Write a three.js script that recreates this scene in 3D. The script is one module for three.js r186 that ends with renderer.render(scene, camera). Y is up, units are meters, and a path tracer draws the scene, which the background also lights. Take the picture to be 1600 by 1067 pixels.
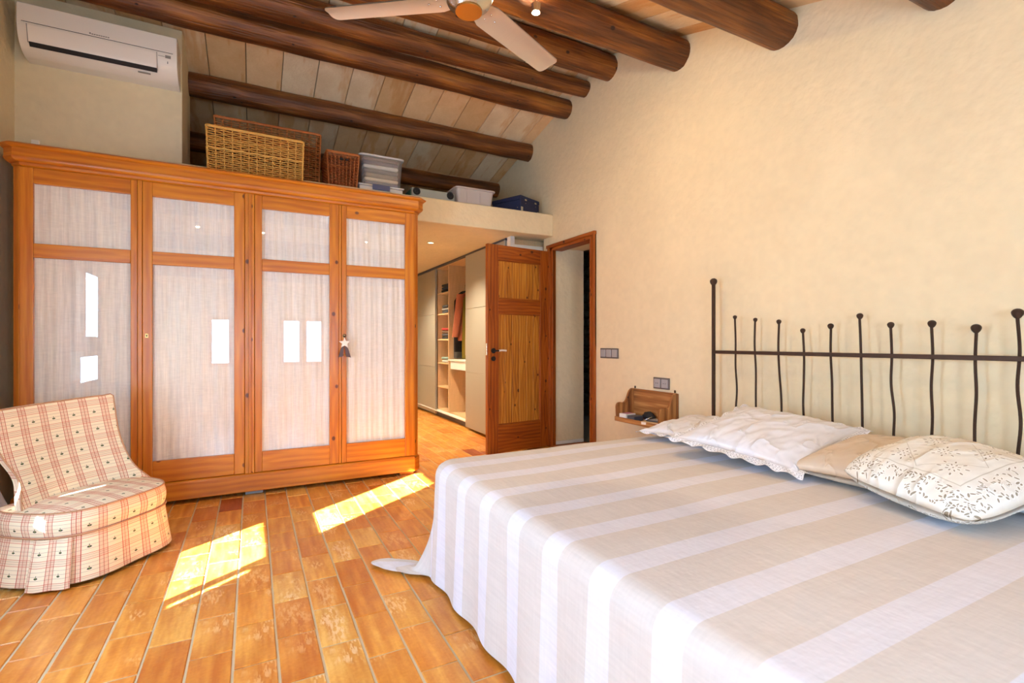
import * as THREE from 'three';
import { RectAreaLightUniformsLib } from 'three/addons/lights/RectAreaLightUniformsLib.js';
import { RoundedBoxGeometry } from 'three/addons/geometries/RoundedBoxGeometry.js';
import { mergeGeometries, mergeVertices, toCreasedNormals } from 'three/addons/utils/BufferGeometryUtils.js';

// ---------------------------------------------------------------- camera, sky, sun, window light, exposure
const scene = new THREE.Scene();
const camera = new THREE.PerspectiveCamera(69.086, 1600 / 1067, 0.05, 60);
camera.position.set(0, 1.15, 0);
camera.rotation.set(0, -0.48155, 0);
scene.add(camera);
const renderer = new THREE.WebGLRenderer({ antialias: true });
renderer.toneMapping = THREE.LinearToneMapping;
renderer.toneMappingExposure = 1.93;
renderer.shadowMap.enabled = true;
RectAreaLightUniformsLib.init();
scene.background = new THREE.Color(0.62, 0.78, 1.0);
const SUN = new THREE.Vector3(0.81, -0.532, -0.586);           // the way the sunlight travels
const sun = new THREE.DirectionalLight(new THREE.Color(1, 0.95, 0.92), 52);
sun.position.copy(SUN).multiplyScalar(-8).add(new THREE.Vector3(0, 0.5, -3));
sun.target.position.set(0, 0.5, -3);
sun.castShadow = true;
sun.shadow.mapSize.set(4096, 4096);
Object.assign(sun.shadow.camera, { left: -5, right: 5, top: 5, bottom: -5, near: 0.5, far: 20 });
scene.add(sun, sun.target);
function skyPanel(w, h, pos, look, intensity, color) {           // daylight that comes in through a window opening
  const l = new THREE.RectAreaLight(color, intensity, w, h);
  l.position.set(...pos); l.lookAt(...look); scene.add(l);
  return l;
}
const DAY = new THREE.Color(0.44, 0.69, 1.0);
skyPanel(0.41, 0.62, [-1.44, 1.51, -2.005], [0, 1.51, -2.005], 25, DAY);   // left window, upper pane
skyPanel(0.57, 0.24, [-1.44, 0.88, -2.095], [0, 0.88, -2.095], 25, DAY);   // left window, lower pane
skyPanel(1.00, 1.40, [-1.40, 1.15, 0.50], [0, 1.15, 0.50], 4.5, DAY);        // added fill light at an unseen blind-covered window
for (const x of [-0.48, 0.61, 0.98]) skyPanel(0.24, 0.72, [x, 1.15, 1.19], [x, 1.15, 0], 22, DAY);   // three narrow rear panes

// ---------------------------------------------------------------- small tools
let seed = 12345;
function rnd() { seed = (seed + 0x6D2B79F5) | 0; let t = Math.imul(seed ^ (seed >>> 15), 1 | seed); t = (t + Math.imul(t ^ (t >>> 7), 61 | t)) ^ t; return ((t ^ (t >>> 14)) >>> 0) / 4294967296; }
const rr = (a, b) => a + (b - a) * rnd();
const clamp = (x, a = 0, b = 1) => Math.min(b, Math.max(a, x));
const mix = (a, b, t) => a + (b - a) * t;
const sstep = (a, b, x) => { const t = clamp((x - a) / (b - a)); return t * t * (3 - 2 * t); };
function hash(ix, iy, s) { let h = (ix * 374761393 + iy * 668265263 + s * 974634777) | 0; h = Math.imul(h ^ (h >>> 13), 1274126177); return ((h ^ (h >>> 16)) >>> 0) / 4294967296; }
function vnoise(x, y, px, py, s) {                                 // value noise that repeats every px, py cells
  const ix = Math.floor(x), iy = Math.floor(y), fx = x - ix, fy = y - iy;
  const u = fx * fx * (3 - 2 * fx), v = fy * fy * (3 - 2 * fy), m = (a, n) => ((a % n) + n) % n;
  const a = hash(m(ix, px), m(iy, py), s), b = hash(m(ix + 1, px), m(iy, py), s), c = hash(m(ix, px), m(iy + 1, py), s), d = hash(m(ix + 1, px), m(iy + 1, py), s);
  return mix(mix(a, b, u), mix(c, d, u), v);
}
function fbm(x, y, px, py, s, oct = 4) { let a = 0, w = 0.5, t = 0; for (let k = 0; k < oct; k++) { a += w * vnoise(x, y, px, py, s + k * 17); t += w; x *= 2; y *= 2; px *= 2; py *= 2; w *= 0.5; } return a / t; }
function n3(x, y, z, s = 1) { return (vnoise(x + z * 0.71, y - z * 0.37, 4096, 4096, s) + vnoise(y * 1.3 + 7.1, z * 1.1 + x * 0.53 + 3.3, 4096, 4096, s + 5)) - 1; }
function dataTex(n, m, fn, srgb = true) {
  const d = new Uint8Array(n * m * 4);
  for (let j = 0; j < m; j++) for (let i = 0; i < n; i++) { const c = fn(i / n, j / m), k = (j * n + i) * 4; d[k] = clamp(c[0]) * 255; d[k + 1] = clamp(c[1]) * 255; d[k + 2] = clamp(c[2]) * 255; d[k + 3] = 255; }
  const t = new THREE.DataTexture(d, n, m); t.wrapS = t.wrapT = THREE.RepeatWrapping; t.magFilter = THREE.LinearFilter; t.minFilter = THREE.LinearMipmapLinearFilter; t.generateMipmaps = true;
  if (srgb) t.colorSpace = THREE.SRGBColorSpace; t.needsUpdate = true; return t;
}
const hex = (h) => [((h >> 16) & 255) / 255, ((h >> 8) & 255) / 255, (h & 255) / 255];
const lerp3 = (a, b, t) => [mix(a[0], b[0], t), mix(a[1], b[1], t), mix(a[2], b[2], t)];
const std = (o) => new THREE.MeshStandardMaterial({ side: THREE.DoubleSide, ...o });
const phy = (o) => new THREE.MeshPhysicalMaterial({ side: THREE.DoubleSide, ...o });

// ---------------------------------------------------------------- textures
function woodMaps(lo, mid, hi, o = {}) {                            // u across the grain, v along it; one repeat is one metre
  const { knots = 9, bands = 22, sd = 3, wob = 0.05, contrast = 1, n = 512 } = o;
  const K = []; for (let k = 0; k < knots; k++) K.push([hash(k, 1, sd), hash(k, 2, sd), 0.006 + 0.008 * hash(k, 3, sd)]);
  const field = (u, v) => {
    let du = 0, kn = 0;
    for (const [ku, kv, kr] of K) {
      let a = u - ku, b = v - kv; a -= Math.round(a); b -= Math.round(b);
      const d = Math.hypot(a, b * 0.45); const g = Math.exp(-(d * d) / (kr * kr * 16)); du += Math.sign(a) * 0.02 * g;
      kn = Math.max(kn, 1 - sstep(kr * 0.7, kr * 1.35, Math.hypot(a, b * 0.75)));
    }
    const w = u + du + wob * (fbm(u * 3, v * 2, 3, 2, sd + 40, 3) - 0.5);
    const ring = 0.5 + 0.5 * Math.sin(w * bands * 6.2832 + 2.5 * fbm(u * 6, v * 2, 6, 2, sd + 60, 2));
    const fine = fbm(u * 90, v * 5, 90, 5, sd + 80, 3);
    const broad = fbm(u * 5, v * 2, 5, 2, sd + 90, 3);
    return [clamp(0.5 + contrast * (0.42 * (ring - 0.5) + 0.7 * (fine - 0.5) + 0.8 * (broad - 0.5))), kn, fine];
  };
  const A = hex(lo), B = hex(mid), C = hex(hi);
  const map = dataTex(n, n, (u, v) => { const [t, k] = field(u, v); const c = t < 0.5 ? lerp3(A, B, t * 2) : lerp3(B, C, t * 2 - 1); return lerp3(c, [A[0] * 0.45, A[1] * 0.35, A[2] * 0.3], k * 0.8); });
  const bump = dataTex(n, n, (u, v) => { const f = field(u, v); const h = 0.35 + 0.4 * f[0] + 0.25 * f[2] - 0.2 * f[1]; return [h, h, h]; }, false);
  return { map, bump };
}
const pine = woodMaps(0x9b4f0b, 0xbd6b10, 0xd48a1f, { sd: 3, knots: 7, contrast: 0.75 });
const oldPine = woodMaps(0x8c4f16, 0xb87322, 0xd99a3e, { sd: 11, knots: 12, bands: 30, contrast: 0.85 });
const log = woodMaps(0x432209, 0x6e3d14, 0x9f6526, { sd: 23, knots: 9, bands: 4, wob: 0.3, contrast: 1.0 });
const shelfWood = woodMaps(0x6a3d1c, 0x98602f, 0xc08a4e, { sd: 31, knots: 12, bands: 14, contrast: 1.2 });
const plasterBump = dataTex(512, 512, (u, v) => { const h = 0.2 * fbm(u * 10, v * 10, 10, 10, 5, 4) + 0.8 * fbm(u * 70, v * 70, 70, 70, 9, 3); return [h, h, h]; }, false);
const plasterMap = dataTex(256, 256, (u, v) => { const t = fbm(u * 5, v * 5, 5, 5, 15, 4), s = fbm(u * 50, v * 50, 50, 50, 16, 2); const k = 0.955 + 0.05 * t + 0.03 * (s - 0.5); return [k, k * 0.998, k * 0.99]; });
const clay = dataTex(1024, 1024, (u, v) => {                       // fired clay with drag marks and chalky lime bloom; one repeat is one metre
  const drag = fbm(u * 46, v * 5, 46, 5, 101, 3), patch = fbm(u * 7, v * 6, 7, 6, 103, 4), fleck = fbm(u * 120, v * 120, 120, 120, 105, 2);
  let c = lerp3(hex(0xc58032), hex(0xe6b25c), clamp(0.5 + 1.0 * (patch - 0.5) + 1.3 * (drag - 0.5) + 0.35 * (fleck - 0.5)));
  c = lerp3(c, hex(0xb8733c), 0.5 * sstep(0.6, 0.78, fbm(u * 4, v * 4, 4, 4, 107, 3)));
  const lime = sstep(0.55, 0.74, fbm(u * 9, v * 7, 9, 7, 109, 5)) * sstep(0.42, 0.62, fbm(u * 150, v * 44, 150, 44, 111, 3));
  return lerp3(c, hex(0xeed3b0), 0.62 * lime);
});
const clayBump = dataTex(512, 512, (u, v) => { const h = 0.5 * fbm(u * 30, v * 8, 30, 8, 121, 3) + 0.5 * fbm(u * 14, v * 14, 14, 14, 123, 4); return [h, h, h]; }, false);
const boardTex = dataTex(512, 512, (u, v) => {                     // pale fired ceiling boards with rusty run marks
  const a = fbm(u * 6, v * 5, 6, 5, 131, 4), run = sstep(0.56, 0.78, fbm(u * 16, v * 3, 16, 3, 133, 3)), sp = fbm(u * 60, v * 60, 60, 60, 135, 2);
  let c = lerp3(hex(0xe0c39a), hex(0xf2dcb8), clamp(0.5 + 1.2 * (a - 0.5) + 0.3 * (sp - 0.5)));
  return lerp3(c, hex(0xd08f4c), 0.32 * run);
});
const weave = (n, s) => dataTex(n, n, (u, v) => { const a = 0.5 + 0.5 * Math.sin(u * n * 1.5708) * Math.sin(v * n * 1.5708); const h = 0.4 * a + 0.6 * fbm(u * 80, v * 80, 80, 80, s, 2); return [h, h, h]; }, false);
const clothBump = weave(256, 141);
const wrinkleBump = dataTex(512, 512, (u, v) => { const a = fbm(u * 5, v * 7, 5, 7, 151, 5); const r = 1 - Math.abs(2 * a - 1); const h = 0.7 * r * r + 0.3 * fbm(u * 90, v * 90, 90, 90, 153, 2); return [h, h, h]; }, false);
const softWrinkle = dataTex(512, 512, (u, v) => { const w = fbm(u * 3, v * 3, 3, 3, 157, 3); const a = fbm(u * 4 + w, v * 7 + 2 * w, 4, 7, 155, 3); const r = 1 - Math.abs(2 * a - 1); const h = r * r * r; return [h, h, h]; }, false);
const linen = dataTex(512, 512, (u, v) => { const a = fbm(u * 200, v * 8, 200, 8, 161, 2), b = fbm(u * 30, v * 240, 30, 240, 163, 2), k = 0.90 + 0.10 * (0.5 * a + 0.5 * b) + 0.05 * (a - 0.5); return [k * 1.0, k * 0.975, k * 0.94]; });
const STRIPE = 0.233;
const stripeTex = dataTex(512, 1024, (u, v) => {                   // v: four stripe periods
  const f = (v * 4) % 1, th = 0.955 + 0.045 * fbm(u * 150, v * 12, 150, 12, 171, 2) * 1 + 0.025 * (fbm(u * 14, v * 170, 14, 170, 173, 2) - 0.5);
  const e = 0.012, w = sstep(0, e, f) * (1 - sstep(0.373, 0.373 + e, f));
  const c = lerp3(hex(0xd6d0cb), hex(0xdfdfe8), w); return [c[0] * th, c[1] * th, c[2] * th];
});
function canvasTex(w, h, draw, srgb = true) {
  const c = document.createElement('canvas'); c.width = w; c.height = h; const g = c.getContext('2d'); draw(g, w, h);
  const t = new THREE.CanvasTexture(c); t.wrapS = t.wrapT = THREE.RepeatWrapping; if (srgb) t.colorSpace = THREE.SRGBColorSpace; return t;
}
const plaid = canvasTex(512, 512, (g, w, h) => {                    // one repeat: two checks each way, 0.20 m
  g.fillStyle = '#eedfc0'; g.fillRect(0, 0, w, h);
  const P = 256;
  for (let k = 0; k < 2; k++) {
    const o = k * P;
    g.fillStyle = 'rgba(214,140,110,0.12)'; g.fillRect(o + 20, 0, 92, h); g.fillRect(0, o + 150, w, 80);
    g.fillStyle = 'rgba(168,44,32,0.68)'; for (const x of [20, 62, 104]) g.fillRect(o + x, 0, 8, h);
    g.fillStyle = 'rgba(168,44,32,0.30)'; for (const x of [36, 48, 78, 90]) g.fillRect(o + x, 0, 4, h);
    g.fillStyle = 'rgba(168,44,32,0.45)'; for (const y of [150, 222]) g.fillRect(0, o + y, w, 6);
    g.fillStyle = 'rgba(90,70,60,0.40)'; for (const y of [10, 56, 100, 172, 198]) g.fillRect(0, o + y, w, 4);
  }
  for (let i = 0; i < 2; i++) for (let j = 0; j < 2; j++) {
    const x = i * P + 184, y = j * P + 78;
    g.fillStyle = '#22312a'; g.beginPath(); g.moveTo(x - 22, y); g.quadraticCurveTo(x, y - 26, x + 22, y); g.quadraticCurveTo(x, y + 22, x - 22, y); g.fill();
    g.fillStyle = '#8e9a4a'; g.beginPath(); g.arc(x, y - 4, 6, 0, 7); g.fill();
    g.fillStyle = '#22312a'; g.fillRect(x - 3, y - 32, 6, 16);
  }
});
const eyelet = canvasTex(1024, 1024, (g, w, h) => {                 // cut-work embroidery: flowers of small slits on cream cotton
  g.fillStyle = '#e2ddd0'; g.fillRect(0, 0, w, h);
  const slit = (x, y, a, l, d) => { g.save(); g.translate(x, y); g.rotate(a); g.fillStyle = '#ece8de'; g.beginPath(); g.ellipse(0, 0, l + 5, d + 5, 0, 0, 7); g.fill(); g.fillStyle = '#9a8d77'; g.beginPath(); g.ellipse(0, 0, l, d, 0, 0, 7); g.fill(); g.restore(); };
  const flower = (x, y, r) => { for (let k = 0; k < 8; k++) { const a = k * Math.PI / 4; slit(x + Math.cos(a) * r * 0.45, y + Math.sin(a) * r * 0.45, a, r * 0.14, 5); slit(x + Math.cos(a + 0.39) * r, y + Math.sin(a + 0.39) * r, a + 0.39, r * 0.18, 6); } slit(x, y, 0, 6, 6); };
  for (const [x, y] of [[340, 340], [684, 340], [512, 512], [340, 684], [684, 684]]) flower(x, y, 78);
  g.strokeStyle = 'rgba(170,158,135,0.55)'; g.lineWidth = 5;
  for (const [a, b, c, d] of [[230, 512, 512, 230], [512, 230, 794, 512], [794, 512, 512, 794], [512, 794, 230, 512]]) { g.beginPath(); g.moveTo(a, b); g.lineTo(c, d); g.stroke(); }
  g.lineWidth = 7; g.strokeRect(200, 200, 624, 624);
  seed = 777;
  for (let k = 0; k < 620; k++) {                                    // the open-work border
    const s = Math.floor(rnd() * 4), t = rnd() * w, d = 22 + rnd() * 150; const [x, y] = s === 0 ? [t, d] : s === 1 ? [t, h - d] : s === 2 ? [d, t] : [w - d, t];
    slit(x, y, rnd() * 3.14, 8 + rnd() * 12, 4 + rnd() * 3);
  }
});
const laceTex = canvasTex(512, 128, (g, w, h) => {                  // narrow lace edging, a row of small holes
  g.fillStyle = '#e6e6ea'; g.fillRect(0, 0, w, h); g.fillStyle = '#8f8e96';
  for (let k = 0; k < 16; k++) { const x = k * 32 + 16; for (const [dx, dy, r] of [[0, 40, 7], [-9, 64, 5], [9, 64, 5], [0, 88, 7], [14, 24, 4]]) { g.beginPath(); g.ellipse(x + dx, dy, r * 0.8, r, 0, 0, 7); g.fill(); } }
});
const brushed = dataTex(256, 256, (u, v) => { const h = fbm(u * 120, v * 3, 120, 3, 181, 2); return [h, h, h]; }, false);
const stoneMap = dataTex(256, 256, (u, v) => { const t = fbm(u * 8, v * 8, 8, 8, 191, 5); return lerp3(hex(0x5f6152), hex(0x98988a), t); });
const rep = (t, x, y = x) => { const c = t.clone(); c.repeat.set(x, y); c.needsUpdate = true; return c; };

// ---------------------------------------------------------------- materials
const M = {
  plaster: std({ color: 0xe8d6b0, map: plasterMap, bumpMap: plasterBump, bumpScale: 0.004, roughness: 0.92 }),
  white: std({ color: 0xe9e7df, map: plasterMap, bumpMap: plasterBump, bumpScale: 0.003, roughness: 0.9 }),
  grout: std({ color: 0xc2b090, bumpMap: plasterBump, bumpScale: 0.004, roughness: 0.95 }),
  roof: std({ color: 0x6b4a30, roughness: 0.95 }),
  ironDark: std({ color: 0x4c382c, roughness: 0.55, metalness: 0.65, bumpMap: plasterBump, bumpScale: 0.002 }),
  pine: phy({ color: 0xffffff, map: pine.map, bumpMap: pine.bump, bumpScale: 0.0012, roughness: 0.36, clearcoat: 0.25, clearcoatRoughness: 0.25 }),
  oldPine: std({ color: 0xffffff, map: oldPine.map, bumpMap: oldPine.bump, bumpScale: 0.002, roughness: 0.45 }),
  oldPineB: std({ color: 0xdcb184, map: oldPine.map, bumpMap: oldPine.bump, bumpScale: 0.002, roughness: 0.48 }),
  log: std({ color: 0xffffff, map: log.map, bumpMap: log.bump, bumpScale: 0.012, roughness: 0.5 }),
  shelf: std({ color: 0xffffff, map: shelfWood.map, bumpMap: shelfWood.bump, bumpScale: 0.002, roughness: 0.6 }),
  pane: phy({ color: 0xffffff, roughness: 0.0, transmission: 1, thickness: 0, ior: 1.5 }),
  curtain: phy({ color: 0xffffff, map: linen, bumpMap: clothBump, bumpScale: 0.0005, roughness: 0.95, transmission: 0.15, thickness: 0 }),
  sheer: phy({ color: 0xf2f2f4, bumpMap: rep(clothBump, 4), bumpScale: 0.0005, roughness: 0.95, transmission: 0.35, thickness: 0 }),
  plaid: std({ map: plaid, bumpMap: rep(clothBump, 2), bumpScale: 0.0006, roughness: 0.9 }),
  piping: std({ color: 0xb98a68, roughness: 0.9 }),
  spread: std({ map: stripeTex, bumpMap: wrinkleBump, bumpScale: 0.0014, roughness: 0.9 }),
  cotton: std({ color: 0xdfdfe4, bumpMap: softWrinkle, bumpScale: 0.009, roughness: 0.9 }),
  cottonFlat: std({ color: 0xdfdfe2, bumpMap: rep(clothBump, 4), bumpScale: 0.001, roughness: 0.9 }),
  beige: std({ color: 0xd4c4b0, bumpMap: softWrinkle, bumpScale: 0.007, roughness: 0.92 }),
  crochet: std({ map: eyelet, bumpMap: softWrinkle, bumpScale: 0.006, roughness: 0.92 }),
  lace: std({ map: laceTex, roughness: 0.92 }),
  acWhite: std({ color: 0xeee6d8, roughness: 0.4 }),
  acGrey: std({ color: 0x8d857b, roughness: 0.5 }),
  black: std({ color: 0x14100f, roughness: 0.6 }),
  rubber: std({ color: 0x1b1b1d, roughness: 0.75 }),
  steel: std({ color: 0xcfc6ba, roughness: 0.24, metalness: 1 }),
  brass: std({ color: 0xcda463, roughness: 0.28, metalness: 1, bumpMap: brushed, bumpScale: 0.0003 }),
  blade: std({ color: 0xd8c5ab, roughness: 0.38, metalness: 0.45, bumpMap: brushed, bumpScale: 0.0003 }),
  grey: std({ color: 0xa9a69b, roughness: 0.42, metalness: 0.25, bumpMap: brushed, bumpScale: 0.0003 }),
  maple: std({ color: 0xe2c59c, map: rep(linen, 1), roughness: 0.6 }),
  drawer: std({ color: 0xe8e6e4, roughness: 0.45 }),
  darkGrey: std({ color: 0x4a4c55, roughness: 0.5 }),
  switchFrame: std({ color: 0x6f6560, roughness: 0.45, metalness: 0.3 }),
  switchKey: std({ color: 0xa9a9ad, roughness: 0.35, metalness: 0.3 }),
  wickerA: std({ color: 0xdaa04a, roughness: 0.6 }), wickerB: std({ color: 0xa8682e, roughness: 0.6 }), wickerC: std({ color: 0xa45426, roughness: 0.6 }),
  wickerRim: std({ color: 0xb86a30, roughness: 0.6 }),
  tub: phy({ color: 0xf4f2f2, roughness: 0.36, transmission: 0.92, thickness: 0 }),
  tubMilky: phy({ color: 0xe4d8d2, roughness: 0.55, transmission: 0.35, thickness: 0 }),
  tubRim: std({ color: 0xcfc8c4, roughness: 0.5 }),
  clip: std({ color: 0x3b4270, roughness: 0.45 }),
  navy: std({ color: 0x1d2547, roughness: 0.6, bumpMap: rep(clothBump, 3), bumpScale: 0.0008 }),
  chrome: std({ color: 0xd8d8d8, roughness: 0.25, metalness: 1 }),
  star: std({ color: 0xf0e6dc, roughness: 0.8 }), slate: std({ color: 0x5c4f52, roughness: 0.8 }),
  stone: std({ map: stoneMap, bumpMap: plasterBump, bumpScale: 0.01, roughness: 0.95 }),
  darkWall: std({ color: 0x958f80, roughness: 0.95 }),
  unseen_shutter: std({ color: 0xffffff, map: oldPine.map, roughness: 0.5 }),
};
const tileMats = [0xffffff, 0xffeed8, 0xf6ddc0, 0xffe4c4, 0xf0cfae, 0xfff4e2].map((c) => std({ color: c, map: clay, bumpMap: clayBump, bumpScale: 0.004, roughness: 0.34 }));
tileMats.push(std({ color: 0xc08068, map: clay, bumpMap: clayBump, bumpScale: 0.004, roughness: 0.38 }));
const boardMats = [0xffffff, 0xf2ddc2, 0xffeeda].map((c) => std({ color: c, map: boardTex, bumpMap: plasterBump, bumpScale: 0.002, roughness: 0.85 }));
const clothCol = (c) => std({ color: c, bumpMap: rep(clothBump, 3), bumpScale: 0.001, roughness: 0.92 });

// ---------------------------------------------------------------- builders
const names = new Map();
function numbered(n) { const k = names.get(n) || 0; names.set(n, k + 1); return k ? `${n}_${String(k).padStart(3, '0')}` : n; }
function mesh(name, geo, mat, parent, pos, rot) {
  const m = new THREE.Mesh(geo, mat); m.name = name; m.castShadow = m.receiveShadow = true;
  if (pos) m.position.set(...pos); if (rot) m.rotation.set(...rot); if (parent) parent.add(m); return m;
}
function thing(name, label, category, pos = [0, 0, 0], turn = 0, group) {
  const o = new THREE.Group(); o.name = numbered(name); o.position.set(...pos); o.rotation.y = turn; o.userData = { label, category };
  if (group) o.userData.group = group; scene.add(o); return o;
}
function solo(name, geo, mat, label, category, pos, rot, group) {
  const m = mesh(numbered(name), geo, mat, scene, pos, rot); m.userData = { label, category }; if (group) m.userData.group = group; return m;
}
function struct(name, label, category) { const o = new THREE.Group(); o.name = name; o.userData = { kind: 'structure', label, category }; scene.add(o); return o; }
function structMesh(name, geo, mat, label, category) { const m = mesh(name, geo, mat, scene); m.userData = { kind: 'structure', label, category }; return m; }
function part(name, o) { const g = new THREE.Group(); g.name = name; o.add(g); return g; }
// uv in metres; axis is the direction of the grain in the piece's own frame
function uvMetres(g, axis = 'y', scale = 1, ou = 0, ov = 0) {
  const p = g.attributes.position, n = g.attributes.normal, uv = new Float32Array(p.count * 2), A = { x: 0, y: 1, z: 2 }[axis];
  const P = [0, 0, 0], N = [0, 0, 0];
  for (let i = 0; i < p.count; i++) {
    P[0] = p.getX(i); P[1] = p.getY(i); P[2] = p.getZ(i); N[0] = Math.abs(n.getX(i)); N[1] = Math.abs(n.getY(i)); N[2] = Math.abs(n.getZ(i));
    let f = N[0] > N[1] ? (N[0] > N[2] ? 0 : 2) : (N[1] > N[2] ? 1 : 2);
    const o = [0, 1, 2].filter((k) => k !== f);
    let a, b; if (f === A) { [a, b] = o; } else { b = A; a = o.find((k) => k !== A); }
    uv[i * 2] = P[a] * scale + ou + (f === A ? 0.13 : 0.07 * f); uv[i * 2 + 1] = P[b] * scale * (f === A ? 0.3 : 1) + ov;
  }
  g.setAttribute('uv', new THREE.BufferAttribute(uv, 2)); return g;
}
function bevelBox(w, h, d, b = 0.004) {                              // box with one chamfer, non-indexed
  b = Math.min(b, w / 2.2, h / 2.2, d / 2.2);
  return new RoundedBoxGeometry(w, h, d, 1, b);
}
function wbox(w, h, d, axis = 'y', b = 0.004, scale = 1) { return uvMetres(bevelBox(w, h, d, b), axis, scale, rnd(), rnd()); }
function pbox(w, h, d, scale = 0.5) { return uvMetres(new THREE.BoxGeometry(w, h, d), 'y', scale); }
// a box given by its two corners
const span = (x0, x1, y0, y1, z0, z1) => ({ s: [Math.abs(x1 - x0), Math.abs(y1 - y0), Math.abs(z1 - z0)], c: [(x0 + x1) / 2, (y0 + y1) / 2, (z0 + z1) / 2] });
function wspan(name, a, mat, parent, axis = 'y', b = 0.004) { const q = span(...a); return mesh(name, wbox(...q.s, axis, b), mat, parent, q.c); }
function pspan(name, a, mat, parent, scale = 0.5) { const q = span(...a); return mesh(name, uvMetres(new THREE.BoxGeometry(...q.s), 'y', scale, q.c[0], q.c[1]), mat, parent, q.c); }
function rspan(name, a, mat, parent, r = 0.008, seg = 2) { const q = span(...a); return mesh(name, uvMetres(new RoundedBoxGeometry(...q.s, seg, Math.min(r, ...q.s.map((v) => v / 2.1))), 'y'), mat, parent, q.c); }
function flat(g) { const n = g.index ? g.toNonIndexed() : g; n.computeVertexNormals(); return n; }
function gridGeo(nu, nv, fn, uvf) {                                   // surface of (nu+1) x (nv+1) points
  const pos = [], uv = [], idx = [];
  for (let j = 0; j <= nv; j++) for (let i = 0; i <= nu; i++) { const p = fn(i / nu, j / nv); pos.push(...p); uv.push(...(uvf ? uvf(i / nu, j / nv, p) : [i / nu, j / nv])); }
  for (let j = 0; j < nv; j++) for (let i = 0; i < nu; i++) { const a = j * (nu + 1) + i, b = a + 1, c = a + nu + 1, d = c + 1; idx.push(a, c, b, b, c, d); }
  const g = new THREE.BufferGeometry(); g.setAttribute('position', new THREE.Float32BufferAttribute(pos, 3)); g.setAttribute('uv', new THREE.Float32BufferAttribute(uv, 2)); g.setIndex(idx); g.computeVertexNormals(); return g;
}
function tube(points, r, seg = 24, rad = 7, closed = false) { return new THREE.TubeGeometry(new THREE.CatmullRomCurve3(points.map((p) => new THREE.Vector3(...p)), closed), seg, r, rad, closed); }
function extrudeZY(shape, x0, x1, opt = {}) {                          // a shape drawn with a = -Z across and Y up, given a thickness from x0 to x1
  const g = new THREE.ExtrudeGeometry(shape, { depth: x1 - x0, bevelEnabled: false, ...opt }); g.rotateY(Math.PI / 2); g.translate(x0, 0, 0); return g;
}
const poly = (pts) => { const s = new THREE.Shape(); pts.forEach(([a, b], i) => (i ? s.lineTo(a, b) : s.moveTo(a, b))); s.closePath(); return s; };
const rectPath = (a0, a1, b0, b1) => { const p = new THREE.Path(); p.moveTo(a0, b0); p.lineTo(a1, b0); p.lineTo(a1, b1); p.lineTo(a0, b1); p.closePath(); return p; };

// ---------------------------------------------------------------- the room
const XL = -1.45, XR = 2.9, ZB = 1.2, ZF = -9.0, WT = 0.39;
const RIDGE_Z = -3.65, RIDGE_Y = 3.79;
const ceilY = (z) => (z < RIDGE_Z ? RIDGE_Y - 0.225 * (RIDGE_Z - z) : RIDGE_Y - 0.35 * (z - RIDGE_Z));

// floor: grout bed, single bricks where the photograph shows them, the rest joined
const TX = 0.1445, TZ = 0.292;
function tileGeo(w, l, h, b) {
  const W = w / 2, L = l / 2, pts = [[-W, -h, -L], [W, -h, -L], [W, -h, L], [-W, -h, L], [-W, -b, -L], [W, -b, -L], [W, -b, L], [-W, -b, L], [-W + b, 0, -L + b], [W - b, 0, -L + b], [W - b, 0, L - b], [-W + b, 0, L - b]];
  const f = []; const q = (a, c, d, e) => f.push(a, c, d, a, d, e);
  q(8, 11, 10, 9); for (let k = 0; k < 4; k++) { const n = (k + 1) % 4; q(8 + k, 8 + n, 4 + n, 4 + k); q(4 + k, 4 + n, n, k); }
  const g = new THREE.BufferGeometry(); g.setAttribute('position', new THREE.Float32BufferAttribute(pts.flat(), 3)); g.setIndex(f);
  const n = flat(g); const p = n.attributes.position, uv = []; const ou = rnd(), ov = rnd();
  for (let i = 0; i < p.count; i++) uv.push(p.getX(i) + ou, p.getZ(i) + ov); n.setAttribute('uv', new THREE.Float32BufferAttribute(uv, 2)); return n;
}
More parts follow.
